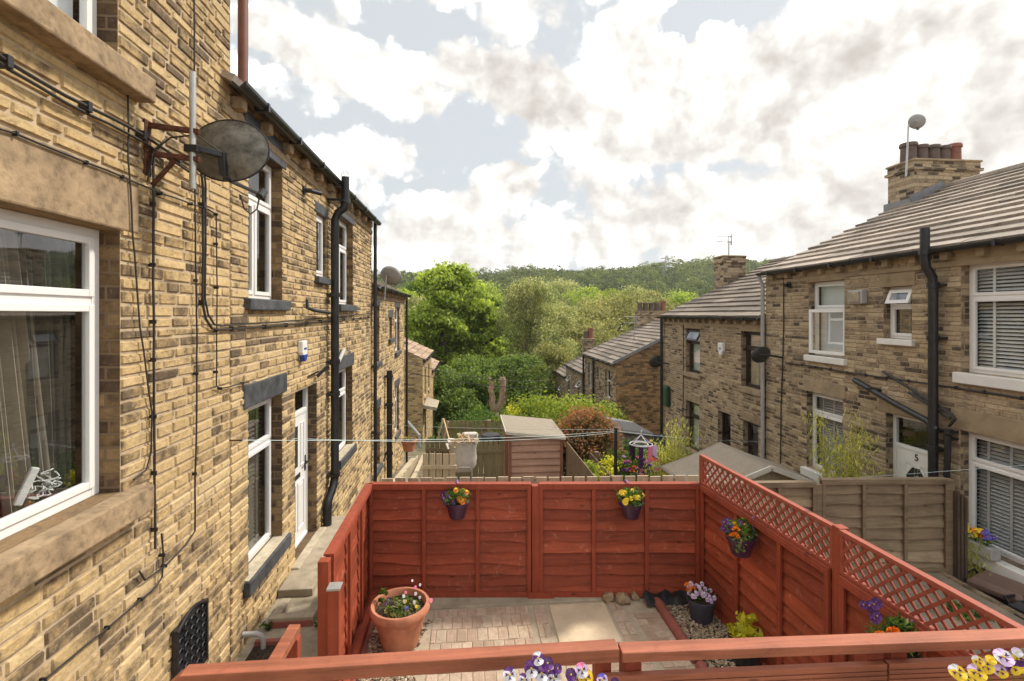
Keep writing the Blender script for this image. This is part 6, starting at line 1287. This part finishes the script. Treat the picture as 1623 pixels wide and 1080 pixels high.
cl = total([(440,45,60,45),(500,75,70,50),(560,125,80,50),(640,160,75,50),(640,115,60,25,.6),(430,125,40,22),(560,255,80,55),(640,262,50,30,.8),(740,110,60,50),(830,130,120,60),(930,170,110,75),(810,292,60,26),(560,320,60,25,.6),(1000,230,120,50),(1010,130,80,110),(1120,170,150,110),(1350,150,260,230,1.3),(1620,150,300,300,1.3),(760,0,60,14),(860,20,60,40,.6),(1000,30,50,40,.7),(780,390,260,45,.8),(1050,350,260,60,.9),(760,330,120,22,.6),(1300,380,300,90,1),(480,330,60,60,.5)])
sky_gap = total([(1120,40,95,32,1.2),(640,40,100,45,.5),(740,235,60,75,.5),(690,300,40,20,.4)])
nA = n.noise(PV, 1.6, 11, .62, .15); nB = n.noise(D, 9, 9, .62, .2)
def puffs(vec):
    o = None
    for sc_, wt in ((5.5,.5),(12,.28),(26,.15),(55,.07)):
        q_ = n.math('MULTIPLY', n.math('ABSOLUTE', n.math('SUBTRACT', n.math('MULTIPLY', n.noise(vec, sc_, 1, .5, .1), 2), 1)), wt*2.6); o = q_ if o is None else n.math('ADD', o, q_)
    return o
puff = puffs(D)
den = n.math('ADD', n.math('MULTIPLY', n.math('MINIMUM', cl, 1.2), .62), n.math('ADD', n.math('MULTIPLY', n.math('SUBTRACT', nA, .5), 1.1), n.math('MULTIPLY', n.math('SUBTRACT', puff, .36), 1.15)))
den = n.math('SUBTRACT', den, n.math('MULTIPLY', sky_gap, .75))
alpha = n.n('ShaderNodeMapRange', interpolation_type='SMOOTHSTEP'); n.l(den, alpha.inputs[0]); alpha.inputs[1].default_value = -.04; alpha.inputs[2].default_value = .42
# underside shading of the clouds
shb = total([(870,170,80,40,1.0),(820,120,60,30,.5),(560,95,60,25,.35),(1300,100,120,70,.9),(1230,190,50,45,.8),(1450,40,160,35,.8),(1560,100,80,60,.5),(1160,370,90,30,.5),(830,300,40,14,.8),(1420,300,120,50,.5),(1090,230,60,40,.4),(620,150,50,18,.3),(960,330,90,20,.3)])
sh_ = n.math('ADD', n.math('MULTIPLY', n.noise(D, 4.5, 8, .6, .4), .9), n.math('MULTIPLY', n.math('SUBTRACT', n.noise(PV, 2.2, 8, .6), .5), .5))
shade = n.math('ADD', n.math('MULTIPLY', n.math('SUBTRACT', sh_, .34), 1.7), n.math('MULTIPLY', shb, .38), clamp=True)
of = n.n('ShaderNodeVectorMath', operation='ADD'); n.l(D, of.inputs[0]); of.inputs[1].default_value = (.018,.004,.02)
rel = n.math('SUBTRACT', puffs(of.outputs[0]), puff)
shade = n.math('ADD', shade, n.math('MULTIPLY', rel, .80), clamp=True)
cc = n.ramp(shade, [(0,(1.35,1.33,1.29)),(.22,(.66,.64,.61)),(.42,(.555,.53,.50)),(.68,(.45,.42,.39)),(1,(.36,.33,.30))])
bg2 = n.n('ShaderNodeBackground'); n.l(cc, bg2.inputs[0]); n.l(n.math('MULTIPLY_ADD', n.ramp(EL, [(.62, 0), (1.0, 1)]), .9, .84), bg2.inputs[1])  # clouds high overhead, out of view, get extra strength added as fill light
mx = n.n('ShaderNodeMixShader'); n.l(alpha.outputs[0], mx.inputs[0]); n.l(bg1.outputs[0], mx.inputs[1]); n.l(bg2.outputs[0], mx.inputs[2]); n.l(mx.outputs[0], out.inputs[0])
sl = bpy.data.lights.new('sun', 'SUN'); sl.energy = 2.1; sl.angle = R(6); sl.color = (1,.93,.82); so = bpy.data.objects.new('sun', sl); COL.objects.link(so); so.rotation_euler = (-SUN).to_track_quat('-Z','Y').to_euler()
cam = bpy.data.cameras.new('camera'); cam.sensor_width = 36; cam.lens = FPX/1623*36; cam.shift_y = (498-540)/1623; cam.clip_start = .05; cam.clip_end = 6000
co = bpy.data.objects.new('camera', cam); COL.objects.link(co); co.location = (0,0,EYE); co.rotation_euler = (R(90),0,-YAW); S.camera = co
vs_ = S.view_settings; vs_.view_transform = 'Standard'; vs_.look = 'None'; vs_.exposure = 1.0; vs_.gamma = 1
